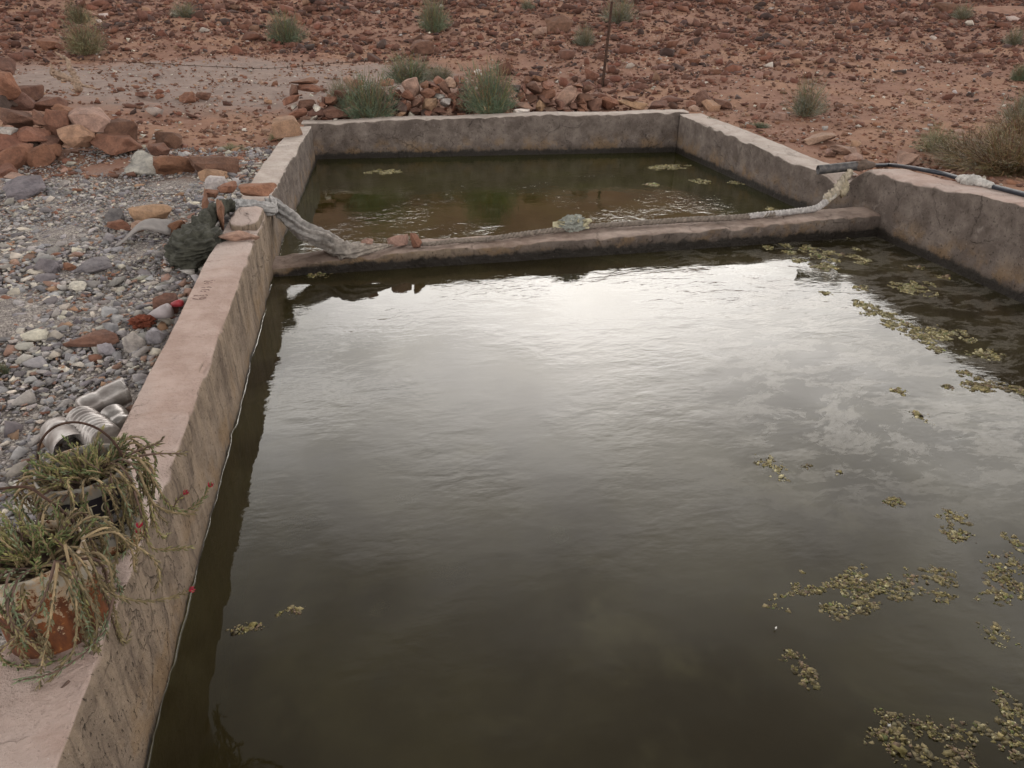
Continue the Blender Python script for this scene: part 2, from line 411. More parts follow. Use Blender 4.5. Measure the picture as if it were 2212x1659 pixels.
# ------------------------------------------------------------------ the basin
basin = empty('irrigation_basin', (-.74, 4.6, 0), 'long open cement irrigation basin of two pools split by a low divider, holding murky water', 'basin')
def wall(name, inner, outward, thick, ztop, seg=.03, ntop=9, nface=26, zbot=-.62, rr=.011, rough=.006, bev=.024):
    """inner: polyline of the inner face foot; outward: unit vector away from water; ztop(pt): crest height"""
    P = np.asarray(inner, float); L = np.r_[0, np.cumsum(np.linalg.norm(np.diff(P, axis=0), axis=1))]
    n = max(2, int(L[-1] / seg)); s = np.linspace(0, L[-1], n)
    P = np.stack([np.interp(s, L, P[:, k]) for k in range(2)], 1)
    o = np.asarray(outward, float)
    V = []
    for i, (px, py) in enumerate(P):
        zt = ztop(px, py); prof = []
        zs = np.r_[np.linspace(zbot, -.06, 4), np.linspace(-.03, zt - rr, nface)]
        for z in zs: prof.append((0.0, z))
        for a in (30, 60): prof.append((rr * (1 - math.cos(R(a))), zt - rr + rr * math.sin(R(a))))
        for u in np.linspace(rr, thick - rr, ntop): prof.append((u, zt))
        for a in (60, 30): prof.append((thick - rr * (1 - math.cos(R(a))), zt - rr + rr * math.sin(R(a))))
        for z in np.linspace(zt - rr, zbot, 6): prof.append((thick, z))
        for u, z in prof:
            x, y = px + o[0] * u, py + o[1] * u
            d = rough * noise.fractal(Vector((x * 7, y * 7, z * 7)), .9, 2.1, 4) + rough * .8 * noise.noise(Vector((x * 2.2, y * 2.2, z * 3)))
            edge = max(0.0, 1 - abs(z - zt) / .03) * max(0.0, 1 - abs(u) / .04)
            d2 = -bev * edge * max(0, noise.noise(Vector((x * 11, y * 11, 3.3))) + .25)
            if u <= rr: x -= o[0] * d; y -= o[1] * d; x -= o[0] * d2 * 1.0; y -= o[1] * d2
            V.append((x, y, z + (d * .9 + d2 if z > zt - rr * 1.01 and u < thick else 0)))
    m_ = len(prof); F = []
    for i in range(n - 1):
        for j in range(m_ - 1): F.append((i * m_ + j, i * m_ + j + 1, (i + 1) * m_ + j + 1, (i + 1) * m_ + j))
    F.append(tuple(range(m_))[::-1]); F.append(tuple((n - 1) * m_ + j for j in range(m_)))
    # orient
    ax = np.array([P[-1][0] - P[0][0], P[-1][1] - P[0][1]])
    if ax[0] * o[1] - ax[1] * o[0] > 0: F = [f[::-1] for f in F]
    return mesh_obj(name, V, F, M_CONC, basin, True, origin=(P[0][0], P[0][1], 0))
def zl(x, y):
    z = .385 + .006 * math.sin(2.1 * y) + .004 * math.sin(5.3 * y + 1)
    return z + .0 * y
def zr(x, y):
    if y > 5.2: return .345 + (y - 5.2) * .028 + .006 * math.sin(3 * y)
    if y > 4.92: return np.interp(y, [4.92, 5.02, 5.12, 5.2], [.43, .30, .315, .345])
    return float(np.interp(y, [0, 3.4, 4.4, 4.80, 4.92], [.70, .535, .462, .447, .43]))
wall('wall', [(-.64, .55), (-.64, 4.45), (-.63, 4.9), (-.645, 5.3), (-.50, 8.20)], (-1, 0), .205, zl)
wall('wall', [(3.73, .55), (3.73, 4.75), (3.72, 4.95), (3.62, 5.1), (3.58, 5.6), (3.535, 7.98)], (1, 0), .26, zr, seg=.04)
def zf(x, y): return float(np.interp(x, [-.6, -.3, .4, 1.1, 2.0, 3.0, 3.6], [.386, .388, .402, .415, .428, .434, .431])) + .006 * math.sin(4 * x)
wall('wall', [(-.62, 8.415), (1.5, 8.22), (3.66, 8.00)], (.09, .996), .21, zf, seg=.04)
wall('wall', [(-.62, .55), (3.70, .55)], (0, -1), .22, lambda x, y: .385, seg=.08, nface=10)
def zd(x, y): return float(np.interp(x, [-.66, -.5, -.1, .3, 1.2, 2.2, 3.2, 3.75], [.070, .078, .098, .118, .126, .132, .158, .168]))
wall('divider', [(-.655, 4.60), (1.5, 4.60), (3.745, 4.62)], (0, 1), .235, zd, seg=.025, ntop=12, nface=14, rough=.009, bev=.02)
fl = MB(); fl.add([(-.7, .5, -.55), (3.8, .5, -.55), (3.8, 8.4, -.55), (-.7, 8.4, -.55)], [(0, 1, 2, 3)])
fl.build('basin_floor', M_BED, basin)
# a raised lump of cement on the crest of the left wall where the cloth crosses
pb = MB()
def lump(cx, cy, cz, sx, sy, sz, seed, n=22, k=7.0, amp=.09):
    """rounded irregular block on a flat foot"""
    a = np.linspace(0, 2 * math.pi, n, endpoint=False); V = []; F = []
    rings = [(1.0, 0.0), (1.0, .45), (.97, .8), (.88, .97), (.7, 1.0), (.35, 1.01), (0.02, 1.01)]
    for (r, h) in rings:
        for th in a:
            c, s_ = math.cos(th), math.sin(th)
            e = (abs(c) ** k + abs(s_) ** k) ** (-1 / k)
            q_ = Vector((c * 1.7 + seed, s_ * 1.7, h))
            e *= 1 + amp * noise.noise(q_ * 1.6)
            V.append((cx + sx * e * r * c, cy + sy * e * r * s_, cz + sz * h * (1 + .15 * noise.noise(q_ * 2))))
    m_ = n
    for i in range(len(rings) - 1):
        for j in range(n): F.append((i * m_ + j, i * m_ + (j + 1) % n, (i + 1) * m_ + (j + 1) % n, (i + 1) * m_ + j))
    return V, F
pb.add(*lump(-.725, 4.55, .375, .085, .20, .055, 3.1))
pb.build('cement_lump', M_CONC, basin, True, origin=(-.725, 4.55, .375))

# water: two pools, each sheet curling up a few millimetres where it meets the wall
def pool(name, x0, x1, y0, y1, mat, left):
    ny_ = 300; ys = np.linspace(y0, y1, ny_); mb = MB()
    V = []; F = []
    for y in ys:
        xl = left(y)
        mk = min(1.0, max(.04, .75 + 1.5 * noise.noise(Vector((y * 5.0, .5, 1))) + .7 * noise.noise(Vector((y * 19.0, .5, 4))) - .25 * max(0, y - 2.2)))
        for (dx, z) in ((.0015, .0065), (.0028, .0034), (.0046, .0014), (.0075, .0003), (.012, 0.0), (.03, 0.0), (.06, 0.0)): V.append((xl + dx * (.35 + .65 * mk) if dx < .01 else xl + dx, y, z * mk))
        V.append((x1, y, 0.0))
    for i in range(ny_ - 1):
        for j in range(7): F.append((i * 8 + j, i * 8 + j + 1, (i + 1) * 8 + j + 1, (i + 1) * 8 + j))
    return tag(mesh_obj(name, V, F, mat, smooth=True), kind='structure')
def leftline(y):
    b = np.interp(y, [.55, 4.45, 4.9, 5.3, 8.2, 8.5], [-.64, -.64, -.63, -.645, -.50, -.49])
    z = .003
    return b + .006 * noise.fractal(Vector((b * 7, y * 7, z * 7)), .9, 2.1, 4) + .0048 * noise.noise(Vector((b * 2.2, y * 2.2, z * 3)))
pool('water', -.66, 3.78, .5, 4.66, M_WATER, leftline)
pool('water', -.66, 3.70, 4.75, 8.5, M_WATER2, leftline)

# ------------------------------------------------------------------ stones: shapes
def hull_proto(seed, n=13, box=.55):
    r = random.Random(seed); bm = bmesh.new()
    for _ in range(n):
        v = Vector((r.gauss(0, 1), r.gauss(0, 1), r.gauss(0, 1))).normalized()
        k = max(abs(v.x), abs(v.y), abs(v.z)); v = v * ((1 - box) + box / k) * r.uniform(.8, 1.05)
        bm.verts.new(v * .5)
    res = bmesh.ops.convex_hull(bm, input=bm.verts)
    bmesh.ops.delete(bm, geom=[e for e in bm.verts if not e.link_faces], context='VERTS')
    bm.verts.ensure_lookup_table(); bm.verts.index_update()
    V = np.array([v.co[:] for v in bm.verts]); F = np.array([[v.index for v in f.verts] for f in bm.faces if len(f.verts) == 3])
    lo, hi = V.min(0), V.max(0); V = (V - (lo + hi) / 2) / (hi - lo)
    bm.free(); return V, F
PROTO = [hull_proto(100 + i, random.Random(i).choice((7, 8, 9, 10, 12)), random.Random(i + 50).uniform(.3, .95)) for i in range(48)]
def rot_mats(e):
    cx, cy, cz = np.cos(e).T; sx, sy, sz = np.sin(e).T
    M = np.empty((len(e), 3, 3))
    M[:, 0, 0] = cz * cy; M[:, 0, 1] = cz * sy * sx - sz * cx; M[:, 0, 2] = cz * sy * cx + sz * sx
    M[:, 1, 0] = sz * cy; M[:, 1, 1] = sz * sy * sx + cz * cx; M[:, 1, 2] = sz * sy * cx - cz * sx
    M[:, 2, 0] = -sy; M[:, 2, 1] = cy * sx; M[:, 2, 2] = cy * cx
    return M
def scatter_mesh(name, P, D, E_, C, which, mat):
    """many loose stones as one mesh: P places, D sizes, E_ eulers, C colours, which prototype"""
    Vs, Fs, Cs, k = [], [], [], 0
    Rm = rot_mats(E_)
    for pi in range(len(PROTO)):
        idx = np.where(which == pi)[0]
        if not len(idx): continue
        V, F = PROTO[pi]
        W = V[None] * D[idx][:, None, :]
        W = np.einsum('nij,nvj->nvi', Rm[idx], W) + P[idx][:, None, :]
        Vs.append(W.reshape(-1, 3)); Cs.append(np.repeat(C[idx], len(V), 0))
        Fs.append((F[None] + (np.arange(len(idx)) * len(V))[:, None, None] + k).reshape(-1, 3)); k += len(idx) * len(V)
    return mesh_obj(name, np.vstack(Vs), np.vstack(Fs), mat, tint=np.vstack(Cs))
def rock_mesh(seed, box=.62, detail=2, rnd=.07, amp=.045, n=15):
    """one hero stone, unit bounding box"""
    r = random.Random(seed); bm = bmesh.new()
    for _ in range(n):
        v = Vector((r.gauss(0, 1), r.gauss(0, 1), r.gauss(0, 1))).normalized()
        k = max(abs(v.x), abs(v.y), abs(v.z)); v = v * ((1 - box) + box / k) * r.uniform(.82, 1.05)
        bm.verts.new(v * .5)
    bmesh.ops.convex_hull(bm, input=bm.verts)
    bmesh.ops.delete(bm, geom=[e for e in bm.verts if not e.link_faces], context='VERTS')
    bmesh.ops.dissolve_limit(bm, angle_limit=R(14), verts=bm.verts, edges=bm.edges)
    bmesh.ops.bevel(bm, geom=list(bm.edges), offset=rnd, segments=2, profile=.6, affect='EDGES', clamp_overlap=True)
    bmesh.ops.triangulate(bm, faces=bm.faces)
    for _ in range(detail):
        es = [e for e in bm.edges if e.calc_length() > .11 / (1 + .0 * _)]
        if es: bmesh.ops.subdivide_edges(bm, edges=es, cuts=1)
        bmesh.ops.triangulate(bm, faces=[f for f in bm.faces if len(f.verts) > 3])
    bm.normal_update(); o = Vector((seed * 1.37 % 50, seed * 2.1 % 50, 0))
    mv = [(v, v.normal * (amp * noise.fractal(v.co * 3.2 + o, .9, 2.1, 4) + amp * .6 * noise.noise(v.co * 1.6 + o))) for v in bm.verts]
    for v, d in mv: v.co += d
    bm.verts.index_update()
    V = np.array([v.co[:] for v in bm.verts]); F = [tuple(v.index for v in f.verts) for f in bm.faces]
    lo, hi = V.min(0), V.max(0); V = (V - (lo + hi) / 2) / (hi - lo)
    bm.free(); return V, F
TONE = {'r': (.172, .083, .056), 'b': (.128, .068, .049), 't': (.25, .155, .10), 'o': (.185, .092, .058), 'd': (.075, .050, .042),
        'g': (.31, .285, .265), 'p': (.44, .40, .34), 'k': (.265, .17, .13), 'n': (.145, .130, .134), 'w': (.58, .53, .47), 's': (.245, .232, .235)}
_seed = [1000]
def rock(name, c, dims, tone, tilt=0.0, rx=0.0, rz=None, box=.62, amp=.045, rnd=.07, n=15, mat=None):
    """hero stone centred at c; dims = across, deep, high; tilt turns it in the picture plane"""
    _seed[0] += 1; r = random.Random(_seed[0])
    V, F = rock_mesh(_seed[0], box, 2, rnd, amp, n)
    V = V * np.array(dims)
    e = Euler((rx, R(tilt), (r.uniform(-.25, .25) if rz is None else rz)), 'XYZ').to_matrix()
    V = V @ np.array(e).T + np.asarray(c)
    col = np.array(TONE[tone]) * r.uniform(.85, 1.18) * np.array([1, r.uniform(.97, 1.03), r.uniform(.95, 1.03)])
    return mesh_obj(name, V, F, mat or M_STONE, None, False, col, origin=c)
HERO = []     # (object, x-key, base label pieces)
def rock_px(cx, cy, w, h, Y, tone, tilt=0.0, deep=None, **kw):
    c = atY(cx, cy, Y); k = depth(c) / FPX
    W_, H_ = w * k, h * k
    D_ = deep if deep else (W_ + H_) * .48
    return rock(kw.pop('name', 'stone'), c, (W_, D_, H_), tone, tilt, **kw)

COLW = {'r': 'red-brown', 'b': 'dark brown', 't': 'tan', 'o': 'orange-brown', 'd': 'blackish brown', 'g': 'grey', 'p': 'pale', 'k': 'pinkish', 'n': 'dark grey', 'w': 'whitish', 's': 'slate grey'}
def shape_word(w, h, tilt):
    a = w / h
    s_ = 'slab' if a > 2.6 else 'long stone' if a > 1.75 else 'upright stone' if a < .72 else 'block' if a < 1.25 else 'stone'
    return ('tilted ' if abs(tilt) >= 15 else '') + s_
def unique_labels(items, group, cat):
    """items: (object, px, text); equal texts are told apart by their order from the left"""
    by = {}
    for o, px, tx in items: by.setdefault(tx, []).append((px, o))
    ordw = ['leftmost', 'second from left', 'third from left', 'fourth from left', 'fifth from left', 'sixth from left', 'seventh from left', 'eighth from left', 'ninth from left', 'tenth from left']
    for tx, lst in by.items():
        lst.sort(key=lambda q_: q_[0])
        for i, (px, o) in enumerate(lst):
            if len(lst) == 1: l = tx
            elif i == len(lst) - 1: l = 'rightmost ' + tx
            else: l = ordw[min(i, 9)] + ' ' + tx if i == 0 else tx + ', ' + ordw[min(i, 9)]
            tag(o, l, cat, group)

# ------------------------------------------------------------------ dry stone wall behind the far end
def drywall():
    A = (.12207, 610.3, 135.0); B = (.12207, 826.4, 135.0); Cc = (.12207, 1069.4, 151.2); D = (.14649, 1323.2, 162.0)
    L = [(A, x) for x in [
        (400, 335, 480, 110, 'o', 3), (490, 450, 430, 125, 'r', 2), (200, 500, 150, 210, 'b', 0), (150, 655, 320, 120, 'r', -22), (250, 900, 390, 160, 'r', -5),
        (610, 880, 280, 130, 'b', 4), (600, 790, 115, 80, 'p', 10), (560, 965, 200, 95, 'p', -25), (780, 985, 200, 85, 'r', 8), (940, 1000, 85, 60, 'w', 0), (190, 790, 100, 65, 'p', -10),
        (430, 760, 310, 180, 'b', 0), (690, 735, 100, 90, 'r', 10), (740, 670, 85, 140, 'b', 0), (870, 690, 230, 160, 'r', 0), (930, 870, 480, 190, 'b', 6), (1170, 345, 185, 185, 'k', 0),
        (1300, 390, 260, 150, 'r', -35), (1185, 545, 65, 110, 'p', 0), (1440, 450, 65, 100, 'p', -10), (1050, 570, 260, 200, 'b', 0), (1850, 350, 235, 120, 'o', -12),
        (1990, 555, 215, 110, 'o', 18), (2110, 700, 165, 95, 'r', 5), (2110, 905, 190, 125, 't', 0), (1500, 700, 300, 200, 'b', 0), (1750, 600, 280, 180, 'd', 0), (1700, 850, 300, 200, 'b', 0)]]
    L += [(B, x) for x in [
        (510, 440, 300, 300, 'k', -12), (450, 575, 275, 165, 'r', 25), (800, 540, 265, 185, 'r', 12), (750, 390, 155, 115, 'o', 0),
        (900, 390, 190, 65, 'r', 5), (920, 465, 205, 120, 'o', 20), (990, 315, 165, 105, 'r', -25), (1100, 450, 165, 230, 'b', -20), (1210, 375, 235, 185, 'k', 28), (1310, 305, 115, 140, 'r', 5),
        (1405, 300, 95, 95, 'o', 0), (1430, 400, 205, 115, 'b', 5), (1430, 485, 190, 105, 'd', 0), (1430, 585, 190, 140, 'b', 0), (1235, 595, 205, 115, 'r', 10), (1010, 605, 205, 95, 'g', 4),
        (850, 755, 285, 235, 't', 6), (1130, 720, 215, 155, 'g', 0), (1270, 745, 105, 205, 'r', 0), (1400, 760, 210, 225, 'b', 0), (590, 735, 205, 155, 'b', -20), (470, 790, 125, 165, 'r', -15),
        (600, 850, 155, 125, 'b', -25), (300, 790, 210, 170, 'd', 0), (510, 915, 125, 85, 'p', 10), (810, 905, 145, 85, 'r', 5), (1400, 925, 145, 65, 'r', 0), (720, 900, 130, 110, 'd', 0), (1000, 860, 200, 120, 'b', 0)]]
    L += [(Cc, x) for x in [
        (390, 315, 145, 115, 'd', -40), (505, 330, 110, 155, 'r', 10), (590, 190, 165, 130, 'r', -15), (780, 160, 245, 105, 'o', 8), (680, 330, 285, 230, 'b', 12), (940, 275, 240, 140, 'r', 3),
        (470, 470, 165, 165, 'r', 8), (640, 520, 195, 150, 'b', 0), (490, 635, 225, 130, 'k', 5), (470, 730, 320, 95, 'w', -3), (210, 725, 195, 125, 'r', -8), (900, 430, 285, 180, 'r', 5),
        (870, 515, 225, 110, 'b', 20), (815, 640, 185, 200, 't', 8), (980, 600, 160, 95, 'b', -35), (1000, 700, 225, 80, 'k', 10), (1290, 480, 440, 275, 'k', -12), (1130, 600, 155, 155, 'b', 35),
        (1150, 695, 140, 70, 'r', 10), (1260, 725, 155, 55, 'o', 0), (1450, 285, 205, 115, 'r', 5), (1650, 335, 185, 145, 'b', 5), (1580, 490, 255, 120, 'b', -8), (1550, 565, 185, 125, 'r', -5),
        (1400, 655, 145, 135, 'b', 0), (1560, 670, 160, 135, 'r', 5), (1495, 705, 100, 80, 'o', 10), (1765, 620, 245, 205, 'b', 0), (2030, 590, 270, 215, 'r', -8)]]
    L += [(D, x) for x in [
        (280, 440, 430, 110, 't', 0), (650, 440, 335, 120, 'b', -6), (280, 350, 205, 80, 'b', 5), (1340, 350, 235, 225, 'b', 0), (1450, 510, 225, 240, 't', 8),
        (1610, 450, 195, 160, 'b', 5), (1240, 530, 285, 120, 'k', 24), (1150, 430, 115, 105, 'r', 0)]]
    items = []
    for (s_, ox, oy), (x, y, w_, h_, tone, tilt) in L:
        px, py, pw, ph = x * s_ + ox, y * s_ + oy, w_ * s_, h_ * s_
        base = 8.72 - .095 * (px - 700) / 400
        Y = base + max(0, (238 - py)) * .0055 - .04 * random.random()
        if px > 1480: Y = base + .05 + max(0, 238 - py) * .012
        o = rock_px(px, py, pw * 1.04, ph * 1.06, Y, tone, tilt, deep=.24 * (.8 + .5 * random.random()), rx=random.uniform(-.12, .12), box=.74, amp=.035, rnd=.05)
        row = 'topmost' if py < 190 else 'low' if py > 222 else 'midway up'
        sec = ('at the left end of the dry stone wall' if px < 712 else 'around the left bush of the dry stone wall' if px < 850 else 'in the dry stone wall between two bushes' if px < 1008
               else 'in the dry stone wall right of the bushes' if px < 1290 else 'at the low right end of the dry stone wall' if px < 1470 else 'in the small heap beside the far corner')
        items.append((o, px, '%s %s %s %s' % (COLW[tone], shape_word(w_, h_, tilt), {'topmost': 'high', 'low': 'low', 'midway up': 'midway up'}[row], sec)))
    unique_labels(items, 'stones of the dry stone wall', 'stone')
drywall()

# ------------------------------------------------------------------ tumbled stone pile on the left
def pile():
    s_, oy = .1952, 108.0
    L = [(60, 200, 170, 190, 'b', 0, 7.6), (85, 400, 230, 290, 'o', -5, 7.35), (15, 620, 120, 210, 'd', 0, 7.2), (235, 560, 370, 190, 'b', 5, 7.5), (200, 765, 430, 250, 'b', 18, 7.15),
         (550, 610, 370, 165, 'b', -6, 7.55), (440, 760, 115, 190, 'b', -28, 7.2), (630, 815, 285, 300, 'r', 0, 7.18), (1000, 785, 450, 225, 'k', 5, 7.2), (850, 950, 330, 230, 't', 6, 7.0),
         (1340, 905, 335, 265, 'b', 8, 7.2), (1255, 1035, 550, 190, 'r', 5, 7.05), (370, 930, 315, 150, 'r', 4, 7.0), (560, 1010, 210, 110, 'b', 20, 7.0), (90, 920, 210, 130, 'g', 0, 7.0),
         (150, 1030, 330, 170, 'r', 15, 6.9), (100, 1200, 420, 300, 'r', 5, 6.68), (440, 1190, 300, 240, 'r', -10, 6.75), (595, 1110, 115, 140, 'r', 0, 6.85), (240, 1412, 275, 85, 'k', 4, 6.35),
         (60, 1335, 200, 110, 'r', 0, 6.45), (420, 1040, 200, 120, 'd', 5, 7.05), (960, 905, 200, 120, 'd', 0, 7.15), (800, 690, 240, 60, 'r', -5, 7.75), (720, 680, 190, 130, 'o', 20, 7.4), (330, 480, 260, 150, 'b', 0, 7.7), (100, 540, 200, 150, 'd', 0, 7.45)]
    rounded = {8}
    items = []
    for i, (x, y, w_, h_, tone, tilt, Y) in enumerate(L):
        px, py = x * s_, y * s_ + oy
        kw = dict(box=.35, amp=.025, rnd=.14, n=26) if i in rounded else dict(box=.66, amp=.04, rnd=.06)
        o = rock_px(px, py, w_ * s_ * 1.06, h_ * s_ * 1.08, Y, tone, tilt, deep=max(.22, w_ * s_ * .0038), rx=random.uniform(-.15, .15), **kw)
        row = 'top' if y < 520 else 'upper part' if y < 850 else 'lower part' if y < 1120 else 'foot'
        items.append((o, px, '%s %s in the %s of the tumbled stone pile' % ('smooth rounded pinkish' if i in rounded else COLW[tone], shape_word(w_, h_, tilt), row)))
    unique_labels(items, 'stones of the tumbled pile', 'stone')
pile()

# ------------------------------------------------------------------ single stones that stand out
def single(px, py, w, h, tone, label, tilt=0, sink=.12, deep=None, cat='stone', **kw):
    """stone whose foot shows at (px, py + h/2)"""
    c = gat(px, py + h * .42); k = depth(c) / FPX
    W_, H_ = w * k, h * k * 1.05
    c = c + np.array([0, (deep or W_ * .6) * .35, H_ * (.5 - sink)])
    return tag(rock('stone', c, (W_, deep or W_ * .7, H_), tone, tilt, **kw), label, cat)
single(1210, 56, 62, 40, 'b', 'largest dark brown boulder high on the slope left of the metal post', deep=.45)
single(915, 107, 52, 34, 'b', 'lone dark brown boulder just behind the middle bushes', deep=.35)
single(1168, 70, 34, 20, 'k', 'pinkish stone touching the left side of the largest boulder')
single(2050, 18, 50, 22, 'b', 'dark boulder at the upper right edge of the slope', deep=.4)
single(110, 98, 52, 26, 'o', 'orange-brown stone at the left, below the upper left shrubs')
single(1280, 165, 34, 30, 'r', 'squarish red-brown stone set upright behind the foot of the metal post', deep=.12)
single(1738 - 52, 253, 27, 17, 'k', 'rounded pinkish stone left of the grey-green shrub at right', box=.3, rnd=.14, amp=.02, n=24)
single(405, 212, 36, 22, 'r', 'reddish stone beside a flat dark one on the bare path')
single(440, 209, 34, 17, 'b', 'flat dark brown stone beside a reddish one on the bare path')
single(305, 205, 27, 12, 'b', 'small brown stone on the bare path above the pile')
single(345, 209, 20, 11, 'r', 'smaller reddish brown stone on the bare path above the pile')
single(365, 306, 60, 36, 'b', 'brown stone at the edge of gravel right of the pile')
single(345, 328, 46, 30, 'b', 'dark stone half hidden behind the tan-red slab')
single(378, 361, 88, 46, 'o', 'broad orange-red slab lying at the gravel edge', tilt=6, deep=.25, amp=.05)
single(320, 362, 84, 42, 'g', 'light grey craggy boulder in the gravel beside the orange-red slab', tilt=12, deep=.3, amp=.08)
single(466, 362, 100, 46, 'b', 'long dark brown stone beside the left basin wall', deep=.3)
single(460, 380, 66, 25, 't', 'tan stone in front of the long dark brown stone', tilt=6)
single(44, 413, 88, 44, 'n', 'large craggy dark grey stone at the left edge of gravel', deep=.3, amp=.09)
single(327, 466, 86, 36, 't', 'smooth tan oval stone in the grey gravel', box=.35, rnd=.13, amp=.03, n=24, deep=.16)
single(248, 471, 38, 38, 'n', 'dark flat stone standing in the gravel left of the tan oval stone')
single(258, 490, 46, 24, 'r', 'reddish stone in front of the dark standing flat stone')
single(303, 492, 34, 28, 'k', 'rounded pinkish grey stone just below the tan oval stone')
single(380, 494, 46, 28, 'o', 'orange-red stone left of the green cloth bundle', tilt=-12)
single(95, 580, 68, 30, 'n', 'dark grey slab left of middle in the gravel', deep=.12)
single(200, 580, 80, 32, 'n', 'dark slate slab pair in mid gravel, larger one', tilt=-8, deep=.14)
single(152, 578, 26, 22, 'o', 'small orange-brown stone beside the dark slate slab')
single(360, 664, 52, 52, 'b', 'dark brown block leaning on the left basin wall', deep=.12)
single(197, 741, 112, 30, 'b', 'long red-brown slab lying in the gravel', deep=.12, tilt=2)
single(290, 744, 42, 44, 'g', 'large pale grey upright stone near the wall', deep=.07)
single(337, 730, 38, 34, 's', 'blue-grey block against the wall below the coloured rubbish', deep=.08)
single(75, 729, 52, 28, 'p', 'whitish stone at left in the near gravel')
single(168, 621, 36, 22, 'p', 'pale flat stone in the middle of the gravel')
single(232, 757, 34, 28, 's', 'slate grey stone at the end of the long red-brown slab')
single(1850, 345, 40, 22, 'k', 'rounded pinkish stone on the rim just behind the pipe', box=.3, rnd=.14, amp=.02, n=24, deep=.16)
single(1960, 348, 46, 30, 'k', 'pinkish rock embedded behind the black hose', deep=.2)
single(1780, 302, 90, 22, 'k', 'long pale pinkish ledge of rock behind the right wall', deep=.25)
single(1835, 326, 60, 22, 'k', 'pinkish ledge of rock just above the pipe', deep=.2)
single(620, 282, 64, 50, 't', 'big smooth tan boulder at the far left corner of the basin', box=.4, rnd=.12, amp=.02, n=20, deep=.3)
single(1031, 156, 14, 13, 'w', 'white round stone on the slope above the middle bushes', box=.3, rnd=.15, amp=.02, n=24)
# flat stones set on and beside the left wall where the cloth crosses
def wallstone(px, py, w, h, Y, tone, label, tilt=0, deep=.15, **kw):
    return tag(rock_px(px, py, w, h, Y, tone, tilt, deep=deep, **kw), label, 'stone')
wallstone(556, 410, 78, 24, 4.93, 'o', 'flat orange-brown stone weighing down the pale cloth on the wall', tilt=1, rz=-.05, box=.85)
wallstone(515, 513, 86, 28, 4.18, 'k', 'flat pinkish stone on the left wall in front of the cement lump', tilt=-4, rz=-.1, box=.8, deep=.11)
wallstone(444, 444, 17, 66, 4.75, 'o', 'narrow orange-red slab on edge left of the green cloth', tilt=2, rz=.3, box=.85)
wallstone(478, 466, 17, 64, 4.50, 'o', 'narrow orange-red slab between green cloth and cement lump', tilt=4, rz=.2, box=.85)
wallstone(455, 416, 34, 20, 4.95, 'r', 'small red stone behind the upper end of the green cloth')
wallstone(492, 406, 42, 22, 5.05, 'r', 'red stone between grey leaning slab and cloth', tilt=-15)
wallstone(466, 397, 52, 40, 5.2, 'g', 'grey-brown flat slab leaning behind the cloth', tilt=-20, deep=.05, box=.85)
# stones on the divider
wallstone(793, 521, 28, 16, 4.66, 'k', 'small pinkish grey stone resting on the twisted cloth on the divider', tilt=-14, deep=.07)
wallstone(860, 518, 50, 27, 4.72, 'k', 'broad pinkish stone on the divider, left of a squarish one', deep=.10)
wallstone(898, 520, 27, 33, 4.66, 'r', 'squarish reddish stone on the divider beside the broad one', deep=.09)

# ------------------------------------------------------------------ rubble on the slope, gravel in the yard
def tri_place(n, box, keep):
    x = rng.uniform(box[0], box[1], n); y = rng.uniform(box[2], box[3], n); k = keep(x, y); return x[k], y[k]
def loose(name_one, name_all, x, y, size, flat, tones, weights, mat, n_ind, label_fn, group, cat, stuff_label, stuff_cat, sink=.18, dark=1.0):
    n = len(x); z = gz(x, y)
    D = np.stack([size * rng.uniform(.8, 1.35, n), size * rng.uniform(.65, 1.1, n), size * rng.uniform(flat[0], flat[1], n)], 1)
    E_ = np.stack([rng.normal(0, .22, n), rng.normal(0, .22, n), rng.uniform(0, 6.28, n)], 1)
    ti = rng.choice(len(tones), n, p=np.array(weights) / sum(weights))
    C = np.array([TONE[q_] for q_ in tones])[ti] * dark * rng.uniform(.68, 1.28, (n, 1)) * rng.uniform(.97, 1.03, (n, 3))
    which = rng.integers(0, len(PROTO), n)
    P = np.stack([x, y, z + D[:, 2] * (.5 - sink)], 1)
    app = D[:, 0] / (P @ np.array([0, 1, 0]))
    vis = np.zeros(n, bool)
    for i in range(n):
        u, v = proj(P[i]); vis[i] = -5 < u < 2217 and 0 < v < 1665
    order = np.argsort(-np.where(vis, app, 0)); ind = order[:n_ind]; rest = np.ones(n, bool); rest[ind] = False
    Rm = rot_mats(E_)
    for i in ind:
        V, F = PROTO[which[i]]
        W = (V * D[i]) @ Rm[i].T + P[i]
        o = mesh_obj(name_one, W, F, mat, tint=C[i], origin=P[i])
        tag(o, label_fn(tones[ti[i]], D[i]), cat, group)
    o = scatter_mesh(name_all, P[rest], D[rest], E_[rest], C[rest], which[rest], mat)
    tag(o, stuff_label, stuff_cat, None, 'stuff')
def clump(x, y, s_, seed=0):
    return np.array([noise.noise(Vector((a * s_ + seed, b * s_, seed * 1.3))) for a, b in zip(x, y)])
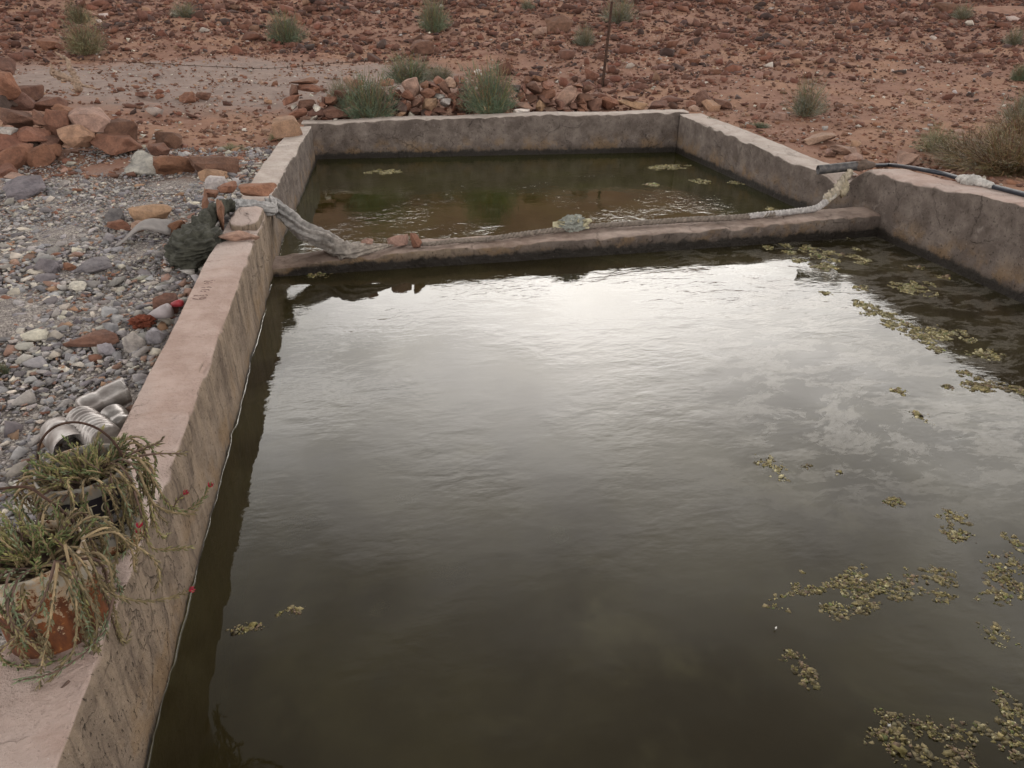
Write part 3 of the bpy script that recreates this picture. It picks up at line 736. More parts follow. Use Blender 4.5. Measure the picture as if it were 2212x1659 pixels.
# red rubble
x, y = tri_place(92000, (-17, 32, 8.6, 28), lambda x, y: (x > -.48 * y - 2.2) & (x < 1.02 * y + 3.2))
patch = np.sqrt(((x + 1.9) / 4.2) ** 2 + ((y - 11.7) / 2.4) ** 2)
path_r = np.exp(-(((y - (9.6 + .12 * (x - 6))) / 1.1) ** 2)) * sstep(4.5, 6, x)
path_l = sstep(9.9, 8.8, y) * (x < -.3)
dens = .55 + .75 * clump(x, y, .5) + .25 * sstep(13, 17, y)
dens = dens * (1 - .93 * sstep(1.15, .7, patch)) * (1 - .75 * path_r) * (1 - .5 * path_l)
keep = rng.random(len(x)) < dens * .92
x, y = x[keep], y[keep]; pr = path_r[keep]; pt = sstep(1.2, .8, patch[keep])
size = np.exp(rng.normal(math.log(.052), .60, len(x))) * (1 - .45 * np.maximum(pr, pt)); size = np.clip(size, .018, .27)
size = size * (1 + .25 * sstep(14, 20, y))
HILLW = {'r': 'red-brown', 'b': 'dark brown', 't': 'tan', 'o': 'orange-brown', 'k': 'pinkish', 'p': 'pale', 'd': 'blackish brown'}
loose('loose_stone', 'slope_rubble', x, y, size, (.35, .8), 'rbtokpd', [8, 11, .8, 1.6, 1.2, .25, 3.5], M_RUBBLE, 280,
      lambda t_, d: 'loose %s stone%s among the rubble on the red slope' % (HILLW[t_], ' lying flat' if d[2] < d[0] * .45 else ''), 'loose stones on the red slope', 'stone', 'red rubble strewn over the slope', 'rubble', dark=np.array((.84, .78, .80)))
# fine chips all over the red ground
x, y = tri_place(17000, (-8, 12, 8.5, 17), lambda x, y: (x > -.44 * y - .5) & (x < 1.08 * y + .5))
x2, y2 = tri_place(9000, (3.95, 10, 1.5, 8.6), lambda x, y: (x < 1.08 * y + 2.6))
x3, y3 = tri_place(2600, (-4.2, -.75, 6.2, 8.7), lambda x, y: (x > -.46 * y - .5) & (y < 9))
x, y = np.r_[x, x2, x3], np.r_[y, y2, y3]
size = np.clip(np.exp(rng.normal(math.log(.026), .5, len(x))), .010, .11)
loose('chip', 'stone_chips', x, y, size, (.3, .7), 'rbtokpg', [7, 4, 2.2, 3, 4, 1.0, .8], M_RUBBLE, 0, None, None, 'stone', 'fine red stone chips covering the soil', 'stone chips')
# grey gravel in the yard
x, y = tri_place(135000, (-5.2, -.80, .3, 7.3), lambda x, y: (x > -.56 * y - 1.9) & (x < np.interp(y, [0, 5.3, 8], [-.845, -.85, -.75])))
fine_ = sstep(-.25, .35, clump(x, y, .9, 5)) * sstep(3.2, 4.5, y)
size = np.exp(rng.normal(math.log(.0175), .60, len(x))) * (1 - .45 * fine_) * np.interp(y, [.3, 3, 5, 6.5], [.80, .95, 1.15, .95])
keep = rng.random(len(x)) < np.clip((.022 / size) ** .5, .6, 1) * np.interp(y, [5.5, 7.2], [1, .5]) * np.where(y < 2.75, np.interp(x, [-1.25, -1.0], [1, .35]), 1)
x, y, size = x[keep], y[keep], np.clip(size[keep], .009, .082)
GRW = {'g': 'grey', 's': 'slate grey', 'n': 'dark grey', 'p': 'pale', 'k': 'pinkish', 't': 'tan', 'r': 'red-brown'}
loose('gravel_stone', 'gravel', x, y, size, (.28, .62), 'gsnpktr', [7, 7, 4, 3.2, 1.6, .9, .5], M_RUBBLE, 280,
      lambda t_, d: '%s %s of gravel in the yard beside the left wall' % (GRW[t_], 'flat chip' if d[2] < d[0] * .38 else 'angular piece'), 'larger gravel stones beside the left wall', 'gravel stone', 'grey gravel covering the yard beside the basin', 'gravel')

# ------------------------------------------------------------------ shrubs
def shrub_mesh(seed, n, green, dry, up=.38, wid=.0042, dry_share=.25, L=(.06, .19), dome=.35):
    """feathery bush in a unit box: stems from the root and a mass of fine curved twigs through the crown"""
    r = random.Random(seed); V = []; F = []; T = []
    def strip(pts, w0, w1, col):
        k = len(V); m_ = len(pts); side = Vector((r.gauss(0, 1), r.gauss(0, 1), r.gauss(0, .6))).normalized()
        for i, p_ in enumerate(pts):
            wv = side * (w0 + (w1 - w0) * i / (m_ - 1))
            V.append(tuple(p_ - wv)); V.append(tuple(p_ + wv)); T.append(col); T.append(col)
        for i in range(m_ - 1): F.append((k + 2 * i, k + 2 * i + 1, k + 2 * i + 3, k + 2 * i + 2))
    o = Vector((seed * 3.1, seed * 1.7, 0))
    for _ in range(n // 14):
        az = r.uniform(0, 6.283); rad = math.sqrt(r.random()) * .42
        tip = Vector((math.cos(az) * rad, math.sin(az) * rad, r.uniform(.5, .95) * math.sqrt(max(.05, 1 - (rad / .5) ** 2))))
        b0 = Vector((tip.x * .2, tip.y * .2, 0)); md = b0.lerp(tip, .5) + Vector((r.gauss(0, .03), r.gauss(0, .03), .03))
        strip([b0, md, tip], wid * 1.3, wid * .5, tuple(c * r.uniform(.5, .9) for c in dry))
    while len(T) < n * 6:
        az = r.uniform(0, 6.283); el = math.asin(r.random()); q_ = r.random() ** .45
        d = Vector((math.cos(az) * math.cos(el), math.sin(az) * math.cos(el), math.sin(el)))
        lob = .74 + .62 * noise.noise(d * 2.1 + o) + .30 * noise.noise(d * 5 + o)
        p0 = Vector((d.x * .5, d.y * .5, d.z * (1 - dome) + dome * .5 * q_)) * (q_ * lob)
        if noise.noise(p0 * 6 + o) < -.28: continue
        g = (d * .7 + Vector((r.gauss(0, .55), r.gauss(0, .55), up + r.gauss(0, .4)))).normalized()
        l = r.uniform(*L); p1 = p0 + g * l * .55; p2 = p1 + (g + Vector((r.gauss(0, .3), r.gauss(0, .3), r.gauss(.1, .3)))).normalized() * l * .45
        base = dry if r.random() < dry_share else green
        f = r.uniform(.6, 1.45) * (1 + .4 * noise.noise(p0 * 4 + o)); col = tuple(c * f * r.uniform(.93, 1.07) for c in base)
        strip([p0, p1, p2], wid, wid * .3, col)
    V = np.array(V); V[:, 0] /= np.percentile(np.abs(V[:, 0]), 98.5) * 2; V[:, 1] /= np.percentile(np.abs(V[:, 1]), 98.5) * 2
    V[:, 2] = np.maximum(V[:, 2], -.02); V[:, 2] /= np.percentile(V[:, 2], 98.5)
    return V, F, np.array(T)
G1, G2, G3 = (.070, .095, .060), (.105, .112, .085), (.085, .085, .045)
DRY = (.20, .155, .085)
G1, G2, G3 = (.105, .130, .080), (.150, .158, .118), (.125, .122, .065)
SHR = [shrub_mesh(1, 2600, G1, DRY, dry_share=.10), shrub_mesh(2, 2400, G2, DRY, dry_share=.2), shrub_mesh(3, 2400, G3, (.15, .11, .06), dry_share=.3), shrub_mesh(4, 3400, (.085, .112, .068), DRY, dry_share=.07)]
def shrub(cx, base, w, h, kind, label, P=None, name='desert_shrub', cat='shrub', deep=.9):
    c = gat(cx, base - 1) if P is None else np.array(P)
    k = depth(c) / FPX; W_, H_ = w * k * 1.08, h * k * 1.08
    V, F, T = SHR[kind]; a = random.uniform(0, 6.28); Rz = np.array([[math.cos(a), -math.sin(a), 0], [math.sin(a), math.cos(a), 0], [0, 0, 1]])
    V = (V @ Rz.T) * np.array([W_, W_ * deep, H_]) + c + np.array([0, 0, -.01])
    return tag(mesh_obj(name, V, F, M_LEAF, None, False, T * random.uniform(.9, 1.1), origin=c), label, cat, 'shrubs growing on the stony ground')
shrub(187, 120, 82, 66, 2, 'olive shrub at upper left, lower and larger of two close together')
shrub(172, 52, 52, 38, 2, 'small olive shrub at upper left just above a larger one')
shrub(402, 40, 54, 28, 1, 'pale low shrub at the top of the slope, left of middle')
shrub(620, 98, 76, 56, 0, 'round green shrub at the upper edge of the bare grey patch')
shrub(938, 72, 64, 60, 0, 'upright green shrub above the lone dark boulder')
shrub(1335, 54, 74, 46, 1, 'grey-green shrub right behind the top of the metal post')
shrub(1262, 100, 46, 36, 1, 'small pale shrub left of the middle of the metal post')
shrub(885, 182, 116, 52, 0, 'wide green bush behind the dry stone wall', P=atY(885, 183, 9.6))
shrub(800, 266, 112, 82, 3, 'dark green bush in front of the left part of the dry stone wall', P=atY(800, 262, 8.58), deep=.5)
shrub(1060, 250, 112, 88, 3, 'dark green bush spilling over the dry stone wall at its middle', P=atY(1060, 248, 8.50), deep=.5)
shrub(742, 232, 66, 52, 1, 'thin grey-green weeds between the stacked slabs and the left bush', P=atY(742, 232, 8.85), deep=.5)
shrub(950, 165, 60, 26, 1, 'dry thin twigs standing on the dry stone wall behind', P=atY(950, 172, 9.3))
shrub(1738, 254, 78, 68, 1, 'round grey-green shrub alone on the bare ground behind the right wall')
shrub(2206, 268, 92, 62, 1, 'dark grey-green shrub cut by the right picture edge')
shrub(2077, 42, 42, 26, 1, 'tiny pale shrub near the top right of the slope')
shrub(2190, 98, 42, 30, 1, 'small pale shrub at the right edge high on the slope')
shrub(2200, 176, 36, 30, 3, 'small dark shrub at the right edge, middle of the slope')
shrub(1140, 22, 30, 18, 1, 'tiny pale tuft at the top of the slope, right of middle')
SHR.append(shrub_mesh(5, 7000, (.118, .098, .044), (.150, .092, .045), up=.0, wid=.0022, dry_share=.5, L=(.04, .13)))
SHR.append(shrub_mesh(6, 2600, (.17, .19, .10), (.20, .17, .09), up=.2, wid=.003, dry_share=.3, L=(.05, .14)))
def thicket(px, py, w, h, Y, kind, label):
    c = atY(px, py, Y); c[2] = float(gz(c[0], c[1])); return shrub(px, py, w, h, kind, label, P=c, name='dry_bush', cat='bush', deep=.9)
thicket(2165, 420, 240, 80, 4.75, 4, 'brown tangled dry bush behind the right wall, nearest the picture edge')
thicket(2085, 390, 180, 60, 5.3, 4, 'brown tangled dry bush behind the hose, left of the larger tangle')
thicket(2205, 345, 190, 66, 5.9, 4, 'brown and green dry bush at the right edge above the larger tangle')
thicket(2012, 345, 96, 52, 5.9, 5, 'pale green low herb growing left of the brown tangled bushes')
def weed(px, py, w, h, kind, label): shrub(px, py, w, h, kind, label, name='weed', cat='weed')
weed(500, 326, 60, 14, 5, 'low yellow-green weeds at the gravel edge near the left wall')
weed(592, 305, 24, 18, 5, 'small weed against the left wall beside the big tan boulder')
weed(1534, 268, 24, 14, 3, 'small dark green plant behind the right wall near the far corner')
weed(1640, 276, 46, 10, 3, 'flat dark green weed behind the right wall, left of the pink ledge')
weed(6, 808, 34, 26, 3, 'small green weed in the gravel at the left picture edge')

# ------------------------------------------------------------------ metal post, barbed wire, dead branch
pb_ = gat(1300, 188); pt_ = atY(1322, 3, pb_[1] + .02)
mb = MB(); mb.add(*tube([pb_ - np.array([0, 0, .1]), pb_ * .5 + pt_ * .5 + np.array([.006, 0, 0]), pt_], [.023, .021, .019], 8), (1, 1, 1))
tag(mb.build('fence_post', M_RUSTY, origin=pb_), 'thin rusty metal post leaning slightly right behind the dry stone wall', 'post')
wp = [atY(x, y, Y) for x, y, Y in ((190, 128, 10.6), (255, 133, 10.4), (403, 141, 10.2), (540, 147, 10.1), (594, 147, 10.1), (685, 140, 10.0), (728, 136, 10.0), (800, 132, 9.95), (870, 130, 9.9))]
wp = smooth_path(wp, 16); mb = MB(); mb.add(*tube(wp, .0035, 5))
for i in range(4, len(wp) - 2, 5):
    for q_ in range(2):
        d = np.array([random.gauss(0, .3), random.gauss(0, 1), random.gauss(0, 1)]); d /= np.linalg.norm(d)
        mb.add(*tube([wp[i] - d * .022, wp[i] + d * .022], .0035, 4))
tag(mb.build('barbed_wire', M_RUSTY, smooth=True, origin=wp[0]), 'sagging strand of barbed wire strung across in front of the grey patch', 'wire')
def branch():
    mb = MB(); Y = 8.9
    def limb(pts, r0, r1):
        P = smooth_path([atY(x * .1952, y * .1952 + 108, Y + dy) for x, y, dy in pts], 6)
        n = len(P); P = P + np.array([[.012 * noise.noise(Vector((i * .7, 3, r0 * 90))), 0, .012 * noise.noise(Vector((i * .7, 9, r0 * 70)))] for i in range(n)])
        mb.add(*tube(P, np.linspace(r0, r1, n) * (1 + .25 * np.sin(np.arange(n) * 1.9)), 7))
    limb([(1060, 420, 0), (930, 395, 0), (850, 370, 0), (760, 310, 0), (650, 265, .1), (575, 240, .15)], .010, .036)
    limb([(860, 380, 0), (820, 280, .05), (770, 200, .05), (745, 110, .1), (690, 75, .1), (600, 22, .1)], .038, .009)
    limb([(870, 440, -.05), (840, 390, 0), (800, 330, 0), (690, 330, .1), (600, 290, .1)], .040, .012)
    limb([(590, 235, .1), (570, 190, .1), (560, 150, .1)], .02, .006)
    limb([(640, 250, .1), (665, 215, .1), (668, 195, .1)], .010, .004)
    limb([(850, 495, -.1), (790, 440, -.1), (760, 415, -.05)], .006, .005)
    tag(mb.build('dead_branch', M_WOOD, smooth=True, origin=atY(165, 185, Y)), 'bleached forked dead branch lying behind the tumbled stone pile', 'branch')
branch()

# ------------------------------------------------------------------ twisted cloth and rope across the divider
def cloth_tube(pts, rad, twist, nf, amp, seg=40, n=14, flat=1.0):
    P = smooth_path(pts, n); m_ = len(P); rr_ = np.interp(np.linspace(0, 1, m_), np.linspace(0, 1, len(rad)), rad)
    a = np.linspace(0, 2 * math.pi, seg, endpoint=False); rads = []
    for i in range(m_):
        w_ = np.array([1 + amp * math.sin(nf * x + twist * i) + amp * .6 * math.sin((nf + 2) * x + 1.4 * twist * i + 1) + amp * 2.2 * (.32 - abs(noise.noise(Vector((math.cos(x + twist * i * .5) * 2.4, math.sin(x + twist * i * .5) * 2.4, i * .085)))) * 1.5) + amp * .8 * noise.noise(Vector((math.cos(x) * 1.2, math.sin(x) * 1.2, i * .3))) for x in a])
        rads.append(rr_[i] * w_)
    return tube(P, np.array(rads), seg)
rope_t = empty('twisted_cloth_rope', at(560, 430, .39), 'line of twisted cloth and rope from a dark green bundle along the divider', 'rope')
def d2(x, y, ox=351, oy=378, s_=.14649): return (x * s_ + ox, y * s_ + oy)
bc = at(*d2(560, 1120), .33)
# crumpled dark green bundle
bm = bmesh.new(); bmesh.ops.create_icosphere(bm, subdivisions=6, radius=1.0)
for v in bm.verts:
    c = v.co.copy(); r1 = 1 - abs(noise.noise(c * 1.7 + Vector((3, 1, 7)))) * 1.5
    r2 = 1 - abs(noise.noise(Vector((c.x * 3.2 + c.z * 2, c.y * 3.2, c.z * 6.5)) + Vector((8, 2, 1)))) * 1.8
    r3 = noise.noise(c * 7.0)
    r4 = 1 - abs(noise.noise(Vector((c.x * 1.2 + c.y * 1.5, c.y * 1.6 - c.x, c.z * 5.5)) + Vector((1, 5, 2)))) * 2
    v.co = c * (.60 + .30 * r1 + .10 * r2 + .20 * r4)
V = np.array([v.co[:] for v in bm.verts]); F = [tuple(v.index for v in f.verts) for f in bm.faces]; bm.free()
mb = MB(); dk = np.array((.040, .039, .030))
V = V * np.array([.155, .20, .13]) + np.array([bc[0] - .005, bc[1], .335])
mb.add(V, F, np.clip(dk * (1 + .5 * np.array([[noise.noise(Vector(tuple(v * 14)))] for v in V])), .004, 1))
V2 = V[:] * 1.0
neck = [(-1.00, 4.20, .36), (-.975, 4.34, .40), (-.945, 4.47, .425), (-.925, 4.60, .435), (-.88, 4.72, .44), (-.83, 4.76, .435)]
V, F = cloth_tube(neck, [.085, .065, .052, .045, .042, .035], .5, 4, .13)
mb.add(V, F, np.clip(dk * 1.15 * (1 + .4 * np.array([[noise.noise(Vector(tuple(v * 20)))] for v in V])), .004, 1))
mb.build('green_cloth', M_CLOTH, rope_t, True, origin=bc)
# pale part: crosses the wall, hangs down to the divider, tapers to a cord
pale = [(-.875, 4.745, .43), (-.82, 4.78, .425), (-.75, 4.79, .417), (-.68, 4.785, .413), (-.605, 4.77, .395)]
Z1 = [d2(1600, 410), d2(1760, 540), d2(1930, 690), d2(2110, 840)]
Zs = [.37, .325, .275, .22]
pale += [tuple(at(x, y, z)) for (x, y), z in zip(Z1, Zs)]
P3 = [(705, 519, .165), (728, 536, .145), (752, 541, .145), (785, 537, .142), (812, 534, .14), (838, 531, .138)]
pale += [tuple(at(x, y, z)) for x, y, z in P3]
V, F = cloth_tube(pale, [.026, .034, .036, .034, .034, .040, .048, .054, .056, .056, .052, .048, .038, .024, .012], .10, 7, .15, seg=70, n=18)
pc = np.array((.235, .20, .17)); yv = np.clip((V[:, 0:1] + .9) / .9, 0, 1)
cool = np.array((.28, .28, .285)); colr = cool * (1 - yv) + pc * yv
mb = MB(); mb.add(V, F, np.clip(colr * (1 + .35 * np.array([[noise.noise(Vector(tuple(v * 18)))] for v in V])), .01, 1))
mb.build('pale_cloth', M_CLOTH, rope_t, True, origin=pale[0])
def strand_rope(pts, rad, col, nstr=3, pitch=.05, name='rope'):
    P = smooth_path(pts, 14); L = np.r_[0, np.cumsum(np.linalg.norm(np.diff(P, axis=0), axis=1))]
    n = int(L[-1] / .009); s_ = np.linspace(0, L[-1], n); P = np.stack([np.interp(s_, L, P[:, k]) for k in range(3)], 1)
    rv = np.interp(s_ / L[-1], np.linspace(0, 1, len(rad)), rad)
    T = np.gradient(P, axis=0); T /= np.linalg.norm(T, axis=1)[:, None]
    Nn = np.cross(T, [0, 0, 1.0]); Nn /= np.linalg.norm(Nn, axis=1)[:, None]; B = np.cross(Nn, T)
    mb = MB()
    for q_ in range(nstr):
        ph = 2 * math.pi * (s_ / pitch + q_ / nstr); off = rv * .55
        jit_ = np.array([[noise.noise(Vector((x * 30, q_ * 7, k_))) for k_ in range(3)] for x in s_]) * .003
        Q = P + Nn * (np.cos(ph) * off)[:, None] + B * (np.sin(ph) * off)[:, None] + jit_
        V, F = tube(Q, rv * .62 * (1 + .18 * np.array([noise.noise(Vector((x * 60, q_, 2))) for x in s_])), 6)
        mb.add(V, F, np.clip(np.array(col) * (1 + .35 * np.array([[noise.noise(Vector(tuple(v * 40)))] for v in V])), .01, 1))
    for i in range(0, n, 5):      # frayed fibres
        d = np.array([random.gauss(0, 1), random.gauss(0, 1), random.gauss(.2, .7)]); d /= np.linalg.norm(d)
        mb.add(*tube([P[i] + d * rv[i] * .7, P[i] + d * (rv[i] + random.uniform(.003, .012))], .0013, 3), np.array(col) * 1.1)
    return mb.build(name, M_CLOTH, rope_t, True, origin=P[0])
def R2(x, y): return (x * .2686 + 1080, y * .2686 + 324)
rp = [(838, 531, .138), (880, 526, .14), (925, 527, .142), (980, 521, .143), (1040, 518, .143)] + [R2(x, y) + (z,) for x, y, z in
     [(0, 702, .145), (250, 668, .148), (450, 645, .15), (750, 612, .153), (1000, 595, .157), (1250, 578, .16), (1550, 558, .165), (1850, 545, .17), (2050, 528, .173), (2212, 515, .176)]]
rp = [tuple(at(x, y, z)) for x, y, z in rp]
strand_rope(rp, [.011, .015, .018, .018, .020, .020], (.170, .140, .118), 3, .085)
def R3(x, y): return (x * .2686 + 1617.8, y * .2686 + 270.0)
rq = [(0, 732, .176), (200, 712, .178), (400, 692, .18), (520, 674, .19), (590, 640, .215), (640, 590, .25)]
rq = [tuple(at(*R3(x, y), z)) for x, y, z in rq]
strand_rope(rq, [.020, .021, .021, .022, .026], (.36, .335, .325), 3, .075)
kn = [tuple(at(*R3(x, y), z)) for x, y, z in [(625, 610, .24), (650, 570, .268), (690, 545, .285), (720, 500, .315), (760, 440, .36), (800, 395, .40), (815, 360, .43)]]
V, F = cloth_tube(kn, [.028, .036, .034, .030, .030, .026, .02], .6, 4, .16, seg=28)
mb = MB(); mb.add(V, F, np.clip(np.array((.32, .275, .215)) * (1 + .35 * np.array([[noise.noise(Vector(tuple(v * 22)))] for v in V])), .01, 1))
kc = np.array(kn[1]); th = np.linspace(0, 6.283, 20)
ring = np.stack([kc[0] + .036 * np.cos(th) - .006, kc[1] + .03 * np.sin(th) - .01, kc[2] + .018 * np.sin(th + 1)], 1)
mb.add(*tube(ring, .013, 8), (.36, .33, .29))
flap = [tuple(at(*R3(x, y), z)) for x, y, z in [(770, 430, .365), (765, 500, .315), (745, 560, .275)]]
V, F = cloth_tube(flap, [.016, .032, .026], .5, 4, .25, seg=20); mb.add(V, F, (.33, .28, .20))
mb.build('knot', M_CLOTH, rope_t, True, origin=kc)

def crumple(name, c, dims, col, mat, label, cat, seed, sub=4, keep=None, parent=None):
    bm = bmesh.new(); bmesh.ops.create_icosphere(bm, subdivisions=sub, radius=1.0); o = Vector((seed, seed * 2.3, 1))
    for v in bm.verts:
        q_ = v.co.copy(); k = 1 - abs(noise.noise(q_ * 1.7 + o)) * 2.2; k2 = 1 - abs(noise.noise(q_ * 3.6 + o)) * 2.0
        v.co = q_ * (.48 + .42 * k + .24 * k2)
    V = np.array([v.co[:] for v in bm.verts]) * np.array(dims) * .5 + np.array(c); F = [tuple(v.index for v in f.verts) for f in bm.faces]; bm.free()
    T = np.clip(np.array(col) * (1 + .3 * np.array([[noise.noise(Vector(tuple(v * 30)))] for v in V])), .005, 1)
    o_ = mesh_obj(name, V, F, mat, parent, False, T, origin=c)
    return tag(o_, label, cat) if label else o_
c = at(1237, 489, .165)
bag = crumple('plastic_scrap', c + np.array([0, .0, .02]), (.21, .10, .125), (.22, .225, .20), M_CLOTH, 'crumpled pale plastic bag scrap lying over the rope on the divider', 'plastic bag', 4, 5)
mb = MB()
for i in range(70):
    a = random.uniform(0, 6.283); d = np.array([math.cos(a), .35 * math.sin(a * 2.1), .5 * abs(math.sin(a)) + random.uniform(-.2, .35)]); p0 = c + d * np.array([.085, .05, .06]) + np.array([0, -.01, .0])
    p1 = c + d * np.array([.135, .07, .09]) * random.uniform(.85, 1.1) + np.array([0, -.01, 0]); u = np.array([random.gauss(0, 1), random.gauss(0, 1), random.gauss(0, 1)]) * .011
    mb.add([p0 - u, p0 + u, p1 + u * .5, p1 - u * .6], [(0, 1, 2, 3)], np.array((.42, .38, .26)) * random.uniform(.75, 1.2))
mb.build('ragged_edge', M_CLOTH, bag, origin=c)

# ------------------------------------------------------------------ pipe and hose on the right wall
def ring_tube(path, r_out, r_in, seg=20):
    V1, F1 = tube(path, r_out, seg, cap=False); V2, F2 = tube(path, r_in, seg, cap=False)
    n1 = len(V1); F = F1 + [tuple(i + n1 for i in f[::-1]) for f in F2]
    for j in range(seg):
        k = (j + 1) % seg; F.append((j, n1 + j, n1 + k, k))
    return np.vstack([V1, V2]), F
pipe = empty('outlet_pipe', (3.9, 4.9, .47), 'grey metal outlet pipe jutting over the basin, fed by a black hose along the wall', 'pipe')
pe = atY(1767, 367, 5.02); pi_ = np.array([3.83, 4.96, .478])
pi_ = atY(1862, 357, 4.97)
m, t = new_mat('dull_pipe'); p_ = pos(t); n_ = t.noise(p_, 30, 5, .65)
b_ = t.n('ShaderNodeBsdfPrincipled', {'Base Color': t.mix(t.ramp(n_, .35, .7), (.042, .040, .044), (.115, .104, .098)), 'Roughness': .6, 'Metallic': .25, 'Normal': bump(t, n_, .3, .003)}); finish(t, b_.outputs[0]); M_PIPE = m
pp = np.array([pe, pe * .75 + pi_ * .25, pe * .5 + pi_ * .5, pe * .2 + pi_ * .8, pi_])
V, F = ring_tube(pp, [.035, .035, .035, .035, .032], .029)
mb = MB(); mb.add(V, F); mb.build('metal_end', M_PIPE, pipe, True, origin=pe)
def on_rim(x, y, r_):
    z = .5
    for _ in range(12):
        P = at(x, y, z); z = zr(0, float(P[1])) + r_
    return at(x, y, z)
hose = [pi_ - (pi_ - pe) * .12] + [on_rim(x, y, .016) for x, y, z in [(1905, 357, .495), (1930, 357, .498), (1990, 366, .505), (2040, 376, .52), (2075, 386, .535), (2098, 391, .54), (2150, 404, .545), (2230, 424, .56)]]
V, F = tube(smooth_path(hose, 8), [.028, .024, .022, .021, .021, .021, .021, .021, .021], 14) if False else tube(smooth_path(hose, 8), .0155, 14)
mb = MB(); mb.add(V, F); mb.build('hose', M_HOSE, pipe, True, origin=hose[0])
jn = smooth_path([pi_ - (pi_ - pe) * .10, pi_ + (pi_ - pe) * .06, pi_ * .45 + np.array(hose[1]) * .55], 8)
V, F = cloth_tube(jn[::4], [.037, .036, .020], .3, 5, .12, seg=20, n=5); mb = MB(); mb.add(V, F, (.10, .07, .055)); mb.build('binding', M_CLOTH, pipe, True, origin=pi_)
rg = smooth_path([on_rim(x, y, .02) for x, y, z in [(2070, 385, .535), (2090, 390, .54), (2115, 394, .543), (2145, 402, .545)]], 6)
V, F = cloth_tube(rg[::3], [.018, .028, .036, .036, .030, .024, .016], .9, 3, .16, seg=26, n=8)
mb = MB(); mb.add(V, F, np.clip(np.array((.40, .38, .36)) * (1 + .3 * np.array([[noise.noise(Vector(tuple(v * 25)))] for v in V])), .02, 1))
mb.build('white_rag', M_CLOTH, pipe, True, origin=rg[0])

# ------------------------------------------------------------------ dusty plastic bottles beside the left wall
m, t = new_mat('dusty_clear_plastic'); p_ = pos(t); n_ = t.noise(p_, 22, 5, .65); n2_ = t.noise(t.scaled(p_, (1, 1, 2)), 9, 3, .5)
dust = t.mix(t.ramp(n2_, .35, .7), t.mix(t.ramp(n_, .35, .7), (.30, .27, .255), (.52, .49, .47)), (.15, .125, .115))
b_ = t.n('ShaderNodeBsdfPrincipled', {'Base Color': dust, 'Roughness': .28, 'Metallic': .35, 'Specular IOR Level': .6, 'Normal': bump(t, n_, .25, .004)})
tr_ = t.n('ShaderNodeBsdfTransparent', {'Color': (.85, .83, .80, 1)})
finish(t, t.n('ShaderNodeMixShader', {0: .08, 1: b_.outputs[0], 2: tr_.outputs[0]}).outputs[0]); M_PLASTIC = m
def bottle(c0, c1, r, ribs, label, cut=False, neck=True, ang=0.0):
    """bottle lying from its base c0 towards c1"""
    c0 = np.array(c0, float); c1 = np.array(c1, float); L = np.linalg.norm(c1 - c0); prof = [(.001, 0), (r * .7, 0), (r * .95, .01), (r, .025)]
    nr = 60
    body = L * (.70 if neck else .97)
    for i in range(nr):
        z = .03 + (body - .03) * i / (nr - 1); k = 1 - (.10 * (.5 + .5 * math.cos(i / nr * 2 * math.pi * ribs)) ** 2 if ribs else 0) - (.10 * math.exp(-((z - L * .42) / .015) ** 2))
        prof.append((r * k, z))
    if neck:
        for u in (.2, .45, .7, .9, 1.0): prof.append((r * (1 - u) + .014 * u + r * .18 * math.sin(u * 3.14), body + (L * .84 - body) * u))
        prof += [(.014, L * .87), (.0165, L * .875), (.0165, L * .9), (.0135, L * .905), (.0135, L)]
    elif not cut: prof += [(r * .96, L * .985), (r * .8, L), (r * .3, L * .985), (.001, L * .98)]
    V, F = lathe(prof, 36)
    for i in range(len(V)):                       # dents
        q_ = Vector(tuple(V[i] * 16)) + Vector((c0[0] * 9, c0[1] * 9, 0)); f = 1 - .05 * max(0, noise.noise(q_ * .55) + .1) ; V[i, 0] *= f; V[i, 1] *= f
        if cut and V[i, 2] > L * .9: V[i, 2] -= L * .10 * (.5 + .5 * math.sin(math.atan2(V[i, 1], V[i, 0]) * 1.0 + 1)) + .008 * noise.noise(q_)
    zax = (c1 - c0) / L; xax = np.cross(zax, [0, 0, 1.0]); xax /= np.linalg.norm(xax); yax = np.cross(zax, xax)
    W = V @ np.stack([xax, yax, zax]) + c0
    mb = MB(); mb.add(W, F); o = mb.build('plastic_bottle', M_PLASTIC, None, True, origin=c0)
    return tag(o, label, 'bottle', 'discarded plastic bottles beside the left wall')
def zb(x, y, ox=0, oy=648): return x * .2278 + ox, y * .2278 + oy
bottle(at(*zb(760, 1060), .27), at(*zb(1235, 835), .29), .050, 0, 'long smooth discarded plastic bottle, uppermost of the heap by the wall', cut=True, neck=False)
bottle(at(*zb(765, 1130), .285), at(*zb(1010, 1330), .30), .056, 8, 'ribbed discarded plastic bottle in the middle of the heap by the wall', neck=False)
bottle(at(*zb(1180, 1230), .24), at(*zb(1060, 1090), .26), .048, 0, 'discarded plastic bottle half hidden behind the edge of the left wall', neck=False)
bottle(at(*zb(545, 1240), .25), at(*zb(720, 1440), .27), .060, 0, 'cut open discarded plastic bottle nearest the potted plants', cut=True, neck=False)

